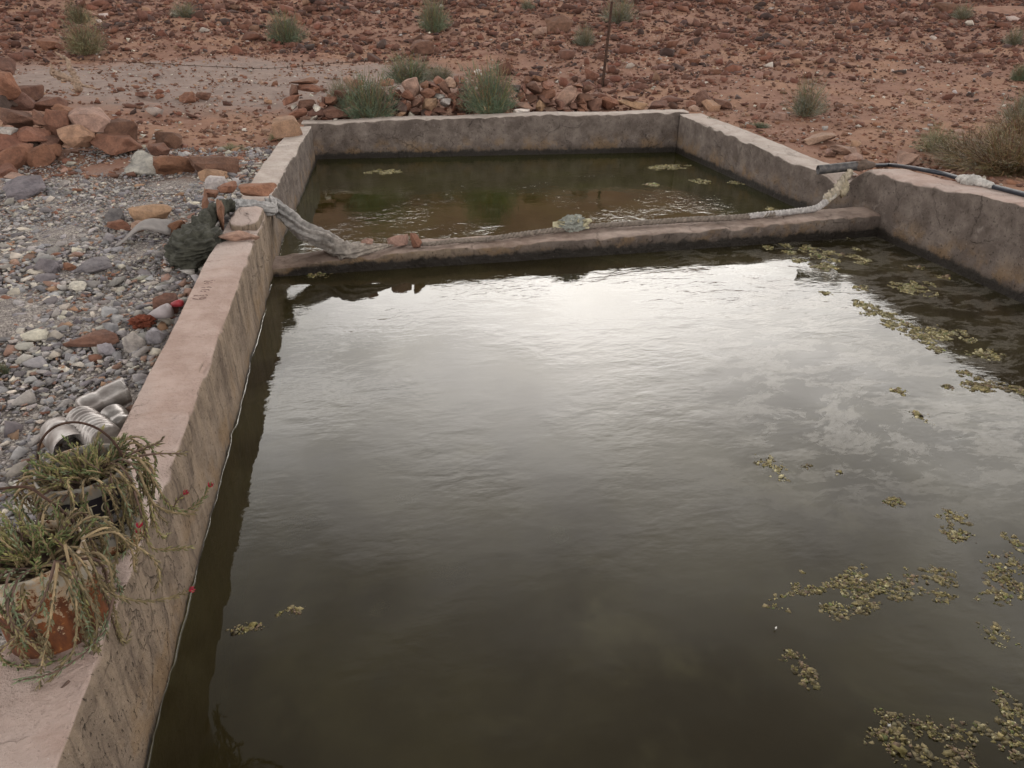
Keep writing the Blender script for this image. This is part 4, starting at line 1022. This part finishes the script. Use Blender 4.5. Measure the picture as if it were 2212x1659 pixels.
# ------------------------------------------------------------------ rubbish in the gravel
def z8(x, y): return x * .08544 + 216, y * .08544 + 648
c = gat(*z8(1080, 800)); crumple('rag', c + np.array([0, .03, .035]), (.12, .09, .065), (.125, .034, .018), M_CLOTH, 'crumpled rust-red rag lying in the gravel beside the left wall', 'rag', 9, 5)
M_WPLA = plain_mat('white_plastic', (.27, .235, .24), .5, .15, 12, .1, .003); M_RPLA = plain_mat('red_plastic', (.26, .028, .035), .45, .2, 12, .1, .003)
ca = gat(*z8(1240, 690)) + np.array([0, .02, .045]); cb = gat(*z8(1720, 690)) + np.array([.02, .02, .075])
def along(ca, cb, prof, seg=24):
    L = np.linalg.norm(cb - ca); V, F = lathe([(r, z * L) for r, z in prof], seg); zax = (cb - ca) / L; xax = np.cross(zax, [0, 0, 1.0]); xax /= np.linalg.norm(xax)
    return V @ np.stack([xax, np.cross(zax, xax), zax]) + ca, F
pk = empty('plastic_container', ca, 'white and red squashed plastic container lying between the gravel and left wall', 'container')
V, F = along(ca, cb, [(.001, 0), (.010, .0), (.012, .1), (.022, .35), (.031, .7), (.034, .98), (.001, 1.0)]); mb = MB(); mb.add(V, F); mb.build('white_body', M_WPLA, pk, True, origin=ca)
off = np.array([.03, .055, .012]); V, F = along(ca * .35 + cb * .65 + off, cb + off + np.array([.02, 0, 0]), [(.001, 0), (.010, .05), (.016, .4), (.018, .8), (.013, .97), (.001, 1)]); mb = MB(); mb.add(V, F); mb.build('red_cap', M_RPLA, pk, True, origin=cb)
# bent grey sheet scrap
def scrap():
    a = gat(250, 540); b = gat(372, 508); n = 14; V = []; F = []
    for i in range(n):
        for j in range(6):
            u, v = i / (n - 1), j / 5; pnt = a * (1 - u) + b * u + np.array([-.02, .17, 0]) * (v - .3) * (.25 + u) * 1.1
            pnt[2] += .02 + .065 * math.sin(u * 3.0) ** 2 + .035 * v * u; V.append(pnt)
    for i in range(n - 1):
        for j in range(5): F.append((i * 6 + j, i * 6 + j + 1, (i + 1) * 6 + j + 1, (i + 1) * 6 + j))
    o = mesh_obj('sheet_scrap', V, F, plain_mat('grey_sheet', (.17, .152, .144), .7, .15, 20, .2), None, True, origin=a)
    md = o.modifiers.new('thickness', 'SOLIDIFY'); md.thickness = .004
    tag(o, 'bent grey sheet scrap with a pointed end lying in the gravel', 'scrap')
scrap()

# ------------------------------------------------------------------ date scratched in the wall crest
def scratch():
    strokes = [[(365, 1050), (400, 1010), (470, 1035), (545, 1035)], [(585, 1020), (660, 1020)], [(700, 1020), (760, 1020)], [(830, 1000), (870, 1000), (905, 1025)],
               [(310, 1155), (350, 1135), (380, 1155), (520, 1165)], [(575, 1155), (640, 1100), (720, 1080), (830, 1080)], [(580, 1160), (700, 1150), (770, 1130), (845, 1110)],
               [(645, 755), (690, 740), (720, 725)], [(740, 738), (820, 738)], [(900, 725), (950, 700), (980, 715)], [(1010, 710), (1070, 725)],
               [(645, 830), (700, 815), (800, 812), (900, 800), (960, 815), (975, 830)], [(625, 872), (700, 875)], [(780, 868), (845, 872)],
               [(785, 510), (810, 485), (870, 490), (1010, 492)], [(1040, 480), (1140, 465)], [(1180, 475), (1230, 475)], [(800, 575), (830, 595), (930, 598), (960, 580)], [(860, 545), (960, 540)], [(1010, 548), (1120, 550)]]
    mb = MB()
    for st in strokes:
        P = smooth_path([at((740 + x / 10.05) * .54, (1080 + y / 10.05) * .54, .3885) for x, y in st], 4)
        V, F = tube(P, .0030, 5); V[:, 2] = .3865 + zl(0, float(P[0][1])) - .385 + (V[:, 2] - .3885) * .4; mb.add(V, F)
    mb.build('scratched_date', M_SCRATCH, basin, origin=(-.75, 3.6, .385))
scratch()

# ------------------------------------------------------------------ floating algae
def algae(cx, cy, w, h, label, dens=1.0, tone=0, z=0.0, group=None, name='algae_mat'):
    c = at(cx, cy, 0); k = depth(c) / FPX; a_ = w * k / 2; b_ = (np.linalg.norm(at(cx, cy - h / 2, 0) - at(cx, cy + h / 2, 0))) / 2
    a_ *= 1.12; b_ *= 1.12; far_ = np.clip(depth(c) / 3.2, .75, 1.6); n = int(np.clip(a_ * b_ * 78000 * dens / far_ ** 2, 24, 2200)); s0 = random.uniform(0, 50); P = []; sz = []
    pal = [np.array((.155, .130, .050)), np.array((.215, .175, .080)), np.array((.27, .24, .14)), np.array((.12, .135, .045)), np.array((.150, .105, .070))]
    wts = {0: (3, 3, 2.2, 1, 1.2), 1: (3, 3.5, 1, .5, 3), 2: (1, 2, 4, .6, .3)}[tone]
    tries = 0
    while len(P) < n and tries < n * 60:
        tries += 1
        th = random.uniform(0, 6.283); r_ = math.sqrt(random.random()) * (1 + .5 * noise.noise(Vector((math.cos(th) * 1.4 + s0, math.sin(th) * 1.4, 1))))
        x, y = r_ * math.cos(th), r_ * math.sin(th)
        if noise.noise(Vector((x * 2.1 + s0, y * 2.1, 4))) + .3 * noise.noise(Vector((x * 6 + s0, y * 6, 2))) < -.16 + .26 * r_: continue
        P.append((c[0] + x * a_, c[1] + y * b_)); sz.append(math.exp(random.gauss(math.log(.0050), .45)) * far_ * (1.1 if r_ < .6 else .8))
    n = len(P)
    if n < 4: return None
    P = np.array(P); sz = np.array(sz)
    D = np.stack([sz * 1.8, sz * 1.4, sz * .5], 1); E_ = np.stack([rng.normal(0, .35, n), rng.normal(0, .35, n), rng.uniform(0, 6.28, n)], 1)
    C = np.array(pal)[rng.choice(5, n, p=np.array(wts) / sum(wts))] * rng.uniform(.5, 1.5, (n, 1))
    Zs = z - .001 + rng.normal(0, .0016, n)
    nk = int(n * .55); pick = rng.integers(0, n, nk); s2 = rng.uniform(.010, .028, nk) * far_      # sodden sheets hanging just under the surface
    P = np.vstack([np.column_stack([P, Zs]), np.column_stack([P[pick] + rng.normal(0, .006, (nk, 2)) * far_, z + np.where(rng.random(nk) < .16, -.0003, -.0035) + rng.normal(0, .0008, nk)])])
    D = np.vstack([D, np.stack([s2 * 1.3, s2, np.full(nk, .0014)], 1)]); E_ = np.vstack([E_, np.stack([rng.normal(0, .02, nk), rng.normal(0, .02, nk), rng.uniform(0, 6.28, nk)], 1)])
    C = np.vstack([C, np.array((.150, .120, .062)) * rng.uniform(.5, 1.35, (nk, 1))]); n += nk
    o = scatter_mesh(name, P, D, E_, C, rng.integers(0, len(PROTO), n), M_ALGAE)
    # thin slimy skirt just under the surface
    o.location = (0, 0, 0)
    return tag(o, label, 'algae', group or 'algae mats floating on the near pool')
A3 = lambda x, y: (x * .2686 + 1617.8, y * .2686 + 270)
A4 = lambda x, y: (x * .2686 + 1617.8, y * .2686 + 648)
A5 = lambda x, y: (x * .3815 + 1617.8, y * .3815 + 1026)
for i, (x, y, w_, h_) in enumerate([(480, 1000, 150, 55), (560, 1055, 110, 40), (605, 1140, 200, 55), (330, 1025, 95, 35), (300, 970, 85, 35), (650, 1025, 95, 40), (690, 1090, 90, 30), (850, 1055, 90, 30), (940, 1085, 85, 30),
                                    (900, 1108, 85, 25), (150, 985, 80, 35), (400, 1092, 130, 30), (865, 998, 70, 25), (740, 1045, 60, 20), (770, 893, 70, 25)]):
    algae(*A3(x, y), w_ * .2686, h_ * .2686, 'small yellowish algae raft in the cluster by the divider’s right end'.replace('’', ''), 1.6, 2)
algae(*A3(1335, 1315), 380 * .2686, 90 * .2686, 'large pointed yellow algae mat alone on dark water near the right wall', 1.6, 2)
algae(*A3(1370, 1145), 24, 8, 'small algae fleck on dark water above the large pointed mat', 1.5, 1)
algae(*A3(1565, 1225), 24, 8, 'small brown algae fleck close to the right wall', 1.5, 1)
algae(*A3(900, 1310), 34, 9, 'thin algae fleck left of the large pointed mat', 1.5, 2)
algae(*A3(620, 1355), 28, 8, 'thin algae fleck on bright water left of the wall reflection', 1.5, 1)
for (x, y, w_, h_, l) in [(940, 50, 150, 80, 'scattered pale algae at the top of the reflected wall edge'), (970, 108, 130, 35, 'narrow algae strip just below the scattered pale algae'), (1110, 112, 130, 50, 'bright algae patch on dark water beside the reflected wall edge'),
                         (1210, 205, 230, 110, 'string of small algae bits along the reflected wall edge'), (1390, 290, 230, 75, 'broad pale yellow algae patch crossing the reflected wall edge'), (1600, 285, 340, 110, 'largest yellow algae streak on dark water near the right picture edge'),
                         (1500, 390, 140, 60, 'algae patch beneath the broad pale yellow one'), (1910, 440, 250, 80, 'oval yellow algae raft on dark water nearest the right picture edge'), (1440, 340, 120, 35, 'small algae patch between two broad yellow ones'),
                         (1880, 695, 340, 90, 'long brownish algae band at the lower reflected wall edge'), (2150, 720, 130, 60, 'algae bit cut by the right picture edge at the reflected wall edge'), (1740, 590, 130, 45, 'algae strip above the long brownish band'),
                         (1200, 735, 130, 50, 'faint brown algae flecks on grey water left of the long band'), (1600, 705, 90, 30, 'small brown algae fleck between faint flecks and long band')]:
    algae(*A4(x, y), w_ * .2686, h_ * .2686, l, 1.5, 2 if y < 500 else 1)
for (x, y, w_, h_, l, tn, dn) in [(1390, 945, 130, 110, 'loose brown algae flecks in the middle of the right side', 1, .4), (170, 1330, 230, 190, 'sparse pale algae crumbs on grey water right of centre', 2, .4), (455, 1340, 110, 35, 'dark edged algae fleck right of the sparse crumbs', 1, .8), (735, 1390, 70, 35, 'single tan algae fleck right of the sparse crumbs', 1, 1)]:
    algae(*A4(x, y), w_ * .2686, h_ * .2686, l, dn, tn)
for (x, y, w_, h_, l, tn, dn) in [(815, 155, 120, 50, 'small tan algae fleck at the end of a pale film streak', 0, 1.4), (1160, 240, 150, 90, 'loose algae bits above a tan oval mat at right', 1, .7), (1190, 342, 160, 75, 'tan oval algae mat with dark specks to its right', 0, 1.5),
        (1430, 500, 280, 110, 'spread out thin algae at the right edge above a dark brown mat', 1, .6), (1430, 590, 170, 100, 'dark brown algae mat at right', 1, 1.4), (1440, 680, 270, 65, 'long yellow algae strip below the dark brown mat', 0, 1.3),
        (1090, 570, 165, 85, 'compact tan algae mat right of the large green flecked mat', 0, 1.6), (1535, 400, 90, 120, 'algae mat cut by the right picture edge, upper one', 0, 1.2), (560, 650, 780, 230, 'large loose algae mat with green flecks at lower right', 0, 1.0),
        (1090, 690, 150, 70, 'small drifting algae scrap below the compact tan mat', 1, .8), (935, 600, 110, 130, 'thin trailing algae between the large mat and the compact one', 1, .6), (290, 1085, 130, 210, 'tongue shaped brown algae mat alone at lower right', 1, 1.1),
        (1410, 910, 160, 130, 'pale feathery algae scrap at right', 2, .4), (830, 1500, 300, 300, 'loose brown algae in the bottom right corner, left part', 1, .75), (1000, 1430, 160, 130, 'brown algae clump in the bottom right corner, upper one', 1, 1.1),
        (1200, 1460, 170, 110, 'yellow speckled algae clump between corner clumps at bottom right', 0, 1.0), (1320, 1440, 130, 50, 'green algae strip near the bottom right corner', 0, 1.2), (1500, 1370, 210, 220, 'bright yellow algae mass at the right edge near the bottom', 0, 1.5),
        (1500, 1530, 240, 150, 'brown and yellow algae mass in the bottom right corner', 0, 1.2), (1170, 1590, 270, 150, 'thin algae with a green spot at the bottom edge', 1, .8)]:
    algae(*A5(x, y), w_ * .3815, h_ * .3815, l, dn, tn)
A6 = lambda x, y: (x * .3815 + 378, y * .3815 + 1026)
algae(*A6(410, 870), 78, 22, 'faint brown algae scrap at lower left beside the wall reflection', .9, 1)
algae(*A6(665, 770), 50, 16, 'curved tan algae scrap right of the faint brown one', 1.2, 1)
for (x, y, w_, h_, tn, l) in [(700, 245, 190, 120, 1, 'dim sunken algae cloud at left below the surface'), (1560, 520, 170, 90, 0, 'dim greenish sunken algae cloud left of centre'), (1300, 105, 90, 50, 1, 'dark sunken clump below the surface in mid pool'), (640, 370, 90, 70, 0, 'tan sunken clump below the dim algae cloud'), (1150, 720, 95, 50, 2, 'pale sunken scrap low in the middle of the pool')]:
    algae(*A6(x, y), w_ * .3815, h_ * .3815, l, .6, tn, -.022, 'sunken algae below the surface', 'sunken_algae')
crumple('sunken_bag', at(1207, 1140, 0) + np.array([0, 0, -.03]), (.07, .09, .04), (.30, .42, .36), M_CLOTH, 'pale green plastic bag floating just under the surface in mid pool', 'plastic bag', 12, 3)
for (x, y, w_, h_, l) in [(830, 371, 62, 10, 'faint algae specks at upper left of the far pool'), (1440, 361, 100, 9, 'thin yellow algae strip in the far pool near the right wall'), (1408, 399, 30, 7, 'white specked algae in the far pool, left of the smaller specks'), (1515, 392, 34, 9, 'algae specks in the far pool close to the right wall'), (1590, 395, 26, 7, 'dim algae flecks against the right wall of the far pool'), (1668, 453, 18, 8, 'yellow algae crumb at the far pool corner behind the rope')]:
    algae(x, y, w_, h_, l, 2.0, 2, 0, 'algae on the far pool')
algae(690, 592, 66, 14, 'ochre algae scrap beneath the cloth at the left end of the divider', 1.6, 0)
M_PETAL = plain_mat('white_petal', (.70, .68, .64), .6, .1, 30, .1)
for i, (x, y) in enumerate([(1860, 1254), (1773, 1304), (1675, 1358), (1921, 1569)]):
    c = at(x, y, .004); mb = MB()
    for q_ in range(3):
        a = random.uniform(0, 6.28); u = np.array([math.cos(a), math.sin(a), .2]) * .0045; v = np.array([-math.sin(a), math.cos(a), 0]) * .003
        mb.add([c, c + u * .6 + v, c + u * 1.2 + np.array([0, 0, .004]), c + u * .6 - v], [(0, 1, 2, 3)])
    tag(mb.build('petal', M_PETAL, origin=c), 'tiny white petal floating on the near pool', 'petal', 'white petals on the water')

# ------------------------------------------------------------------ two old paint tins with trailing plants
def tin_mat(name, rust_lo, rust_hi, paint, zr0, zr1):
    m, t = new_mat(name); p = pos(t); z = t.n('ShaderNodeSeparateXYZ', {0: p}).outputs[2]
    n1 = t.noise(p, 22, 6, .68); n2 = t.noise(p, 75, 5, .7); n3 = t.noise(t.scaled(p, (1, 1, .35)), 30, 4, .6)
    low = t.ramp(z, zr1, zr0)
    k = t.m('ADD', t.m('ADD', t.m('MULTIPLY', n1, .62), t.m('MULTIPLY', n2, .38)), t.m('MULTIPLY', low, rust_hi))
    rm = t.ramp(k, rust_lo, rust_lo + .035)
    halo = t.ramp(k, rust_lo - .09, rust_lo, 0, .55)
    rust = t.mix(t.ramp(n3, .32, .68), (.050, .020, .013), (.185, .062, .022))
    rust = t.mix(t.ramp(n2, .58, .7), rust, (.32, .13, .04))
    pt = t.mix(t.ramp(n3, .3, .7), paint, tuple(c * .78 for c in paint))
    pt = t.mix(halo, pt, (.42, .25, .11))
    c = t.mix(rm, pt, rust)
    b = t.n('ShaderNodeBsdfPrincipled', {'Base Color': c, 'Roughness': t.ramp(rm, 0, 1, .45, .85), 'Specular IOR Level': .35, 'Normal': bump(t, t.m('ADD', n2, rm), .35, .003)})
    finish(t, b.outputs[0]); return m
ZC = .386
M_TIN1 = tin_mat('rusty_white_tin', .525, .22, (.44, .395, .33), ZC - .02, ZC + .19)
M_TIN2 = tin_mat('white_tin', .585, .16, (.255, .235, .205), ZC, ZC + .055)
M_STEM = plain_mat('stem', None, .75, .25, 60, .2, .002, use_tint=True)
def wrap(P2, cx, cy, r):
    """flat (arc length, height) -> on the tin's side; arc length 0 faces the viewer"""
    a0 = math.atan2(-cy, -cx); a = a0 + P2[:, 0] / r
    return np.stack([cx + r * np.cos(a), cy + r * np.sin(a), P2[:, 1]], 1)
def patch(s0, s1, z0, z1, cx, cy, r, n=24, slope=0.0):
    V = []; F = []
    for i in range(n + 1):
        s_ = s0 + (s1 - s0) * i / n; V += [(s_, z0 + slope * s_), (s_, z1 + slope * s_)]
    for i in range(n): F.append((2 * i, 2 * i + 2, 2 * i + 3, 2 * i + 1))
    return wrap(np.array(V), cx, cy, r), F
def letters(txt, size, s0, z0, cx, cy, r, slope=0.0, stretch=1.0, off=.0):
    cu = bpy.data.curves.new('letters', 'FONT'); cu.body = txt; cu.size = size; cu.offset = off; cu.resolution_u = 4
    ob = bpy.data.objects.new('letters', cu); COL.objects.link(ob); bpy.context.view_layer.update()
    me = bpy.data.meshes.new_from_object(ob.evaluated_get(bpy.context.evaluated_depsgraph_get()))
    bm = bmesh.new(); bm.from_mesh(me); bmesh.ops.triangulate(bm, faces=bm.faces)
    for _ in range(2):
        es = [e for e in bm.edges if abs(e.verts[0].co.x - e.verts[1].co.x) > size * .12]
        if es: bmesh.ops.subdivide_edges(bm, edges=es, cuts=1); bmesh.ops.triangulate(bm, faces=[f for f in bm.faces if len(f.verts) > 3])
    bm.verts.index_update(); P2 = np.array([(v.co.x * stretch, v.co.y) for v in bm.verts]); F = [tuple(v.index for v in f.verts) for f in bm.faces]; bm.free()
    bpy.data.objects.remove(ob); bpy.data.curves.remove(cu); bpy.data.meshes.remove(me)
    P2[:, 0] += s0; P2[:, 1] += z0 + slope * P2[:, 0]
    return wrap(P2, cx, cy, r), F
def tin(cx, cy, r, h, mat, label, seam):
    t_ = empty('potted_plant', (cx, cy, ZC), label, 'potted plant')
    prof = [(.001, .004), (r * .93, .004), (r * .97, .0), (r * 1.0, .004), (r * .985, .012)]
    for i in range(24):
        z = .014 + (h - .03) * i / 23; k = 1.0
        for zs in seam: k += .018 * math.exp(-((z - zs) / .004) ** 2)
        prof.append((r * .985 * k, z))
    prof += [(r * 1.0, h - .012), (r * 1.015, h - .006), (r * 1.005, h), (r * .96, h), (r * .93, h - .01), (r * .925, h * .60)]
    V, F = lathe(prof, 56)
    for i in range(len(V)):
        a = math.atan2(V[i, 1], V[i, 0]); f = 1 + .02 * noise.noise(Vector((math.cos(a) * 1.5 + cx * 9, math.sin(a) * 1.5, V[i, 2] * 9)))
        V[i, 0] *= f; V[i, 1] *= f; V[i, 2] += (.006 * noise.noise(Vector((math.cos(a) * 2, math.sin(a) * 2, 5 + cx))) if V[i, 2] > h * .9 else 0)
    V = V + np.array([cx, cy, ZC]); mb = MB(); mb.add(V, F); mb.build('tin', mat, t_, True, origin=(cx, cy, ZC))
    V, F = lathe([(.001, h - .018), (r * .5, h - .022), (r * .93, h - .03)], 30)
    V[:, 2] += np.array([.012 * noise.noise(Vector(tuple(v * 40))) for v in V]); mb = MB(); mb.add(V + np.array([cx, cy, ZC]), F); mb.build('soil', M_SOIL, t_, False, origin=(cx, cy, ZC + h - .02))
    return t_
def plant(t_, cx, cy, r, h, n, seed, blooms, bias=None, long_=1.0, extra=()):
    rd = random.Random(seed); LV = MB(); ST = MB(); tips = []; ztop = ZC + h
    stems = []
    for s_ in range(n):
        az = rd.uniform(0, 6.283)
        if bias and rd.random() < .62: az = rd.choice(bias) + rd.gauss(0, .32)
        trailing = rd.random() < .34
        rr0 = r * (rd.uniform(.35, .9) if trailing else rd.uniform(.0, .92)); p_ = Vector((cx + math.cos(az) * rr0, cy + math.sin(az) * rr0, ztop - .02))
        L = (rd.uniform(.16, .36) if trailing else rd.uniform(.04, .10)) * long_; step = .008
        az2 = az + rd.gauss(0, .55 if trailing else 1.2); el = rd.uniform(.15, .7) if trailing else rd.uniform(.2, 1.3)
        d = Vector((math.cos(az2) * math.cos(el), math.sin(az2) * math.cos(el), math.sin(el)))
        curl = rd.random() < .45; path = [p_.copy()]; k = int(L / step); wob = rd.uniform(0, 50)
        for i in range(k):
            u = i / k; q0 = path[-1]; dx, dy = q0.x - cx, q0.y - cy; rad_ = math.hypot(dx, dy)
            g = -.05
            if trailing: g = -.38 if rad_ > r * 1.02 else -.10
            if curl and u > .74: g = .22
            d = d + Vector((.16 * noise.noise(Vector((wob, i * .14, 0))), .16 * noise.noise(Vector((wob, i * .14, 9))), g * (.6 + .4 * rd.random())))
            if trailing and rad_ > r * 1.12 and not (curl and u > .74): d -= Vector((dx, dy, 0)) / rad_ * .10
            d.normalize(); q_ = q0 + d * step
            dx, dy = q_.x - cx, q_.y - cy; rad_ = math.hypot(dx, dy)
            if q_.z < ztop + .004 and rad_ > r * .9:          # hang outside the tin
                lim = r * 1.04 + .004 + .007 * (s_ % 4)
                if rad_ < lim: q_.x = cx + dx / rad_ * lim; q_.y = cy + dy / rad_ * lim
            elif q_.z < ztop - .012 and rad_ <= r * .9: q_.z = ztop - .012
            if -.87 < q_.x < -.642 and q_.z < ZC + .007: q_.z = ZC + .007 + .004 * (s_ % 3)
            d = (q_ - q0); d = d.normalized() if d.length > 1e-5 else Vector((0, 0, -1))
            path.append(q_)
        stems.append((path, trailing))
    for pts in extra:
        P = smooth_path(pts, 10); L = np.r_[0, np.cumsum(np.linalg.norm(np.diff(P, axis=0), axis=1))]; m_ = max(6, int(L[-1] / .008)); s2 = np.linspace(0, L[-1], m_)
        stems.append(([Vector((np.interp(x, L, P[:, 0]), np.interp(x, L, P[:, 1]), np.interp(x, L, P[:, 2]))) for x in s2], True))
    for path, trailing in stems:
        age = rd.random(); P = np.array([v[:] for v in path])
        sc = np.array((.25, .185, .105)) * rd.uniform(.6, 1.2) if age < .75 else np.array((.105, .065, .05))
        ST.add(*tube(P, np.linspace(.0032, .0016, len(P)), 5, cap=False), sc)
        side = Vector((rd.gauss(0, 1), rd.gauss(0, 1), rd.gauss(0, 1))).normalized()
        pal = [(.096, .116, .042), (.170, .155, .060), (.150, .118, .058), (.135, .160, .092), (.110, .088, .045)]
        base = np.array(pal[rd.choice((0, 0, 0, 1, 3, 1) if not trailing else (1, 2, 2, 3, 4, 4, 0))])
        for i in range(1 if not trailing else 4, len(path)):
            u = i / len(path); T_ = (path[i] - path[i - 1]).normalized(); side = (side - T_ * side.dot(T_)); side = side.normalized() if side.length > .01 else T_.orthogonal().normalized()
            side = Matrix.Rotation(1.57 + rd.gauss(0, .25), 3, T_) @ side
            for q_ in range(2):
                sd = side if q_ == 0 else -side
                if rd.random() > (.62 + .38 * u): continue
                ll = rd.uniform(.013, .022) * (1.0 if u < .9 else .8); lw = rd.uniform(.0019, .0029)
                dr = (T_ * rd.uniform(.8, 1.2) + sd * rd.uniform(.40, .85)).normalized(); b0 = path[i]; up = T_.cross(sd).normalized()
                m1 = b0 + dr * ll * .45; tp = b0 + (dr + T_ * .25).normalized() * ll
                wv = up * lw; nv = dr.cross(up).normalized() * lw * .75
                col = base * rd.uniform(.65, 1.4) * (1 if u > .35 else .8)
                LV.add([v[:] for v in (b0, m1 + wv, m1 + nv, m1 - wv, m1 - nv, tp)], [(0, 1, 2), (0, 2, 3), (0, 3, 4), (0, 4, 1), (5, 2, 1), (5, 3, 2), (5, 4, 3), (5, 1, 4)], col)
        tips.append((path[-1], (path[-1] - path[-3]).normalized(), trailing))
    ST.build('stems', M_STEM, t_, True, origin=(cx, cy, ztop)); LV.build('leaves', M_LEAF, t_, False, origin=(cx, cy, ztop))
    tr_ = tips[len(tips) - len(extra):] if extra else tips
    for p_, d, _ in tr_[:blooms]:
        mb = MB()
        for i in range(7):
            a = i / 7 * 6.283; x_ = d.orthogonal().normalized(); y_ = d.cross(x_); o = (x_ * math.cos(a) + y_ * math.sin(a)); w_ = d.cross(o)
            b0 = p_ + o * .002; m1 = p_ + o * .006 + d * .006; tp = p_ + o * .007 + d * .012
            mb.add([b0[:], (m1 + w_ * .003)[:], tp[:], (m1 - w_ * .003)[:]], [(0, 1, 2, 3)], np.array((.30, .012, .035)) * rd.uniform(.7, 1.2))
        mb.build('flower', M_LEAF, t_, False, origin=p_[:])
C1 = (-.745, 1.300); C2 = (-.735, 1.600); R1_, R2_ = .098, .100; H1, H2 = .212, .214
tin1 = tin(*C1, R1_, H1, M_TIN1, 'rust-eaten white paint tin with a trailing plant, nearest on the left wall', (.150,))
tin2 = tin(*C2, R2_, H2, M_TIN2, 'white paint tin with black label bands and arched wire handle holding a trailing plant', ())
rl = R2_ * .99 + .0012
def pz(z): return ZC + z
mb = MB(); mb.add(*patch(-.075, .062, pz(.118), pz(.178), *C2, rl, slope=.02)); mb.build('black_band', M_INK, tin2, True, origin=C2 + (pz(.15),))
mb = MB(); mb.add(*patch(-.055, .058, pz(.068), pz(.092), *C2, rl, slope=.10)); mb.build('black_band', M_INK, tin2, True, origin=C2 + (pz(.08),))
mb = MB(); mb.add(*letters('ILTO', .052, -.068, pz(.127), *C2, rl + .0008, .02, 1.05, -.001)); mb.build('lettering', M_CREAM, tin2, True, origin=C2 + (pz(.15),))
mb = MB(); mb.add(*letters('LAQUE', .021, -.050, pz(.0725), *C2, rl + .0008, .10, 1.05)); mb.build('lettering', M_CREAM, tin2, True, origin=C2 + (pz(.08),))
mb = MB(); mb.add(*letters('à Formule', .013, -.004, pz(.050), *C2, rl + .0004, .12, 1.0))
for i in range(13): mb.add(*patch(.066, .083 - .004 * (i % 3), pz(.064 + i * .0066), pz(.0655 + i * .0066), *C2, rl, 4))
mb.build('small_print', M_INK, tin2, True, origin=C2 + (pz(.06),))
mb = MB(); mb.add(*patch(-.06, .06, pz(.096), pz(.1115), *C2, rl, slope=.07)); mb.build('grey_band', plain_mat('grey_print', (.25, .235, .24), .5, .2, 30, .05), tin2, True, origin=C2 + (pz(.1),))
def wire(t_, pts, rad, name='handle'):
    P = smooth_path(pts, 10); mb = MB(); mb.add(*tube(P, rad, 7)); mb.build(name, M_RUSTY, t_, True, origin=P[0])
hx = np.array([.985, -.17, 0])
c2 = np.array(C2 + (0.0,)); arc = []
for i in range(13):
    a = math.pi * i / 12; arc.append(c2 - hx * R2_ * 1.04 * math.cos(a) + np.array([0, .0 + .03 * math.sin(a), pz(H2 - .018) + .125 * math.sin(a) ** .85]))
wire(tin2, arc, .0030)
c1 = np.array(C1 + (0.0,))
w1 = [tuple(atY(x, y, Y)) for x, y, Y in [(-40, 1062, 1.46), (0, 1056, 1.46), (58, 1052, 1.46), (92, 1072, 1.44), (130, 1100, 1.41), (155, 1125, 1.38), (178, 1165, 1.34)]]
wire(tin1, w1, .0032); w2 = [tuple(atY(x, y, Y)) for x, y, Y in [(135, 1102, 1.41), (148, 1130, 1.39), (162, 1168, 1.36)]]; wire(tin1, w2, .0032, 'handle')
def px3(*q_): return [tuple(atY(x, y, Y)) for x, y, Y in q_]
plant(tin2, *C2, R2_, H2, 112, 21, 3, bias=(-.7, -.1, -1.25, -1.7, 3.4), extra=[
    px3((300, 990, 1.56), (330, 1030, 1.54), (362, 1088, 1.53), (400, 1103, 1.53), (435, 1080, 1.53), (452, 1052, 1.53)), px3((322, 1010, 1.56), (345, 1060, 1.54), (372, 1095, 1.52), (382, 1082, 1.52), (397, 1068, 1.52)),
    px3((290, 1060, 1.52), (308, 1120, 1.50), (318, 1165, 1.49), (302, 1150, 1.48)), px3((300, 985, 1.6), (340, 980, 1.6), (395, 980, 1.6)), px3((270, 985, 1.6), (310, 968, 1.6), (340, 958, 1.6), (350, 948, 1.6)),
    px3((300, 1020, 1.55), (330, 1085, 1.52), (370, 1106, 1.5), (410, 1110, 1.5), (426, 1100, 1.5)), px3((310, 1130, 1.51), (325, 1180, 1.48), (360, 1187, 1.47), (410, 1182, 1.47))])
plant(tin1, *C1, R1_, H1, 92, 33, 3, bias=(-.35, -2.7, 2.9, .9, -1.35), long_=1.05, extra=[
    px3((180, 1170, 1.3), (205, 1230, 1.27), (240, 1280, 1.26), (300, 1298, 1.26), (365, 1292, 1.26), (408, 1276, 1.26)), px3((140, 1175, 1.24), (165, 1300, 1.19), (160, 1400, 1.17), (130, 1440, 1.15), (95, 1490, 1.13), (88, 1516, 1.12)),
    px3((190, 1160, 1.32), (250, 1150, 1.33), (285, 1190, 1.33), (290, 1230, 1.33), (300, 1140, 1.35)), px3((175, 1165, 1.3), (230, 1140, 1.33), (270, 1165, 1.34), (330, 1205, 1.34), (345, 1245, 1.33), (335, 1275, 1.33)),
    px3((245, 1290, 1.25), (225, 1360, 1.21), (170, 1420, 1.16), (110, 1455, 1.13), (40, 1470, 1.10)), px3((120, 1210, 1.2), (95, 1290, 1.17), (40, 1370, 1.15), (-20, 1420, 1.13)), px3((125, 1215, 1.19), (110, 1330, 1.16), (90, 1440, 1.14), (85, 1495, 1.12)), px3((150, 1470, 1.13), (90, 1530, 1.09), (20, 1590, 1.05), (-30, 1600, 1.04))])
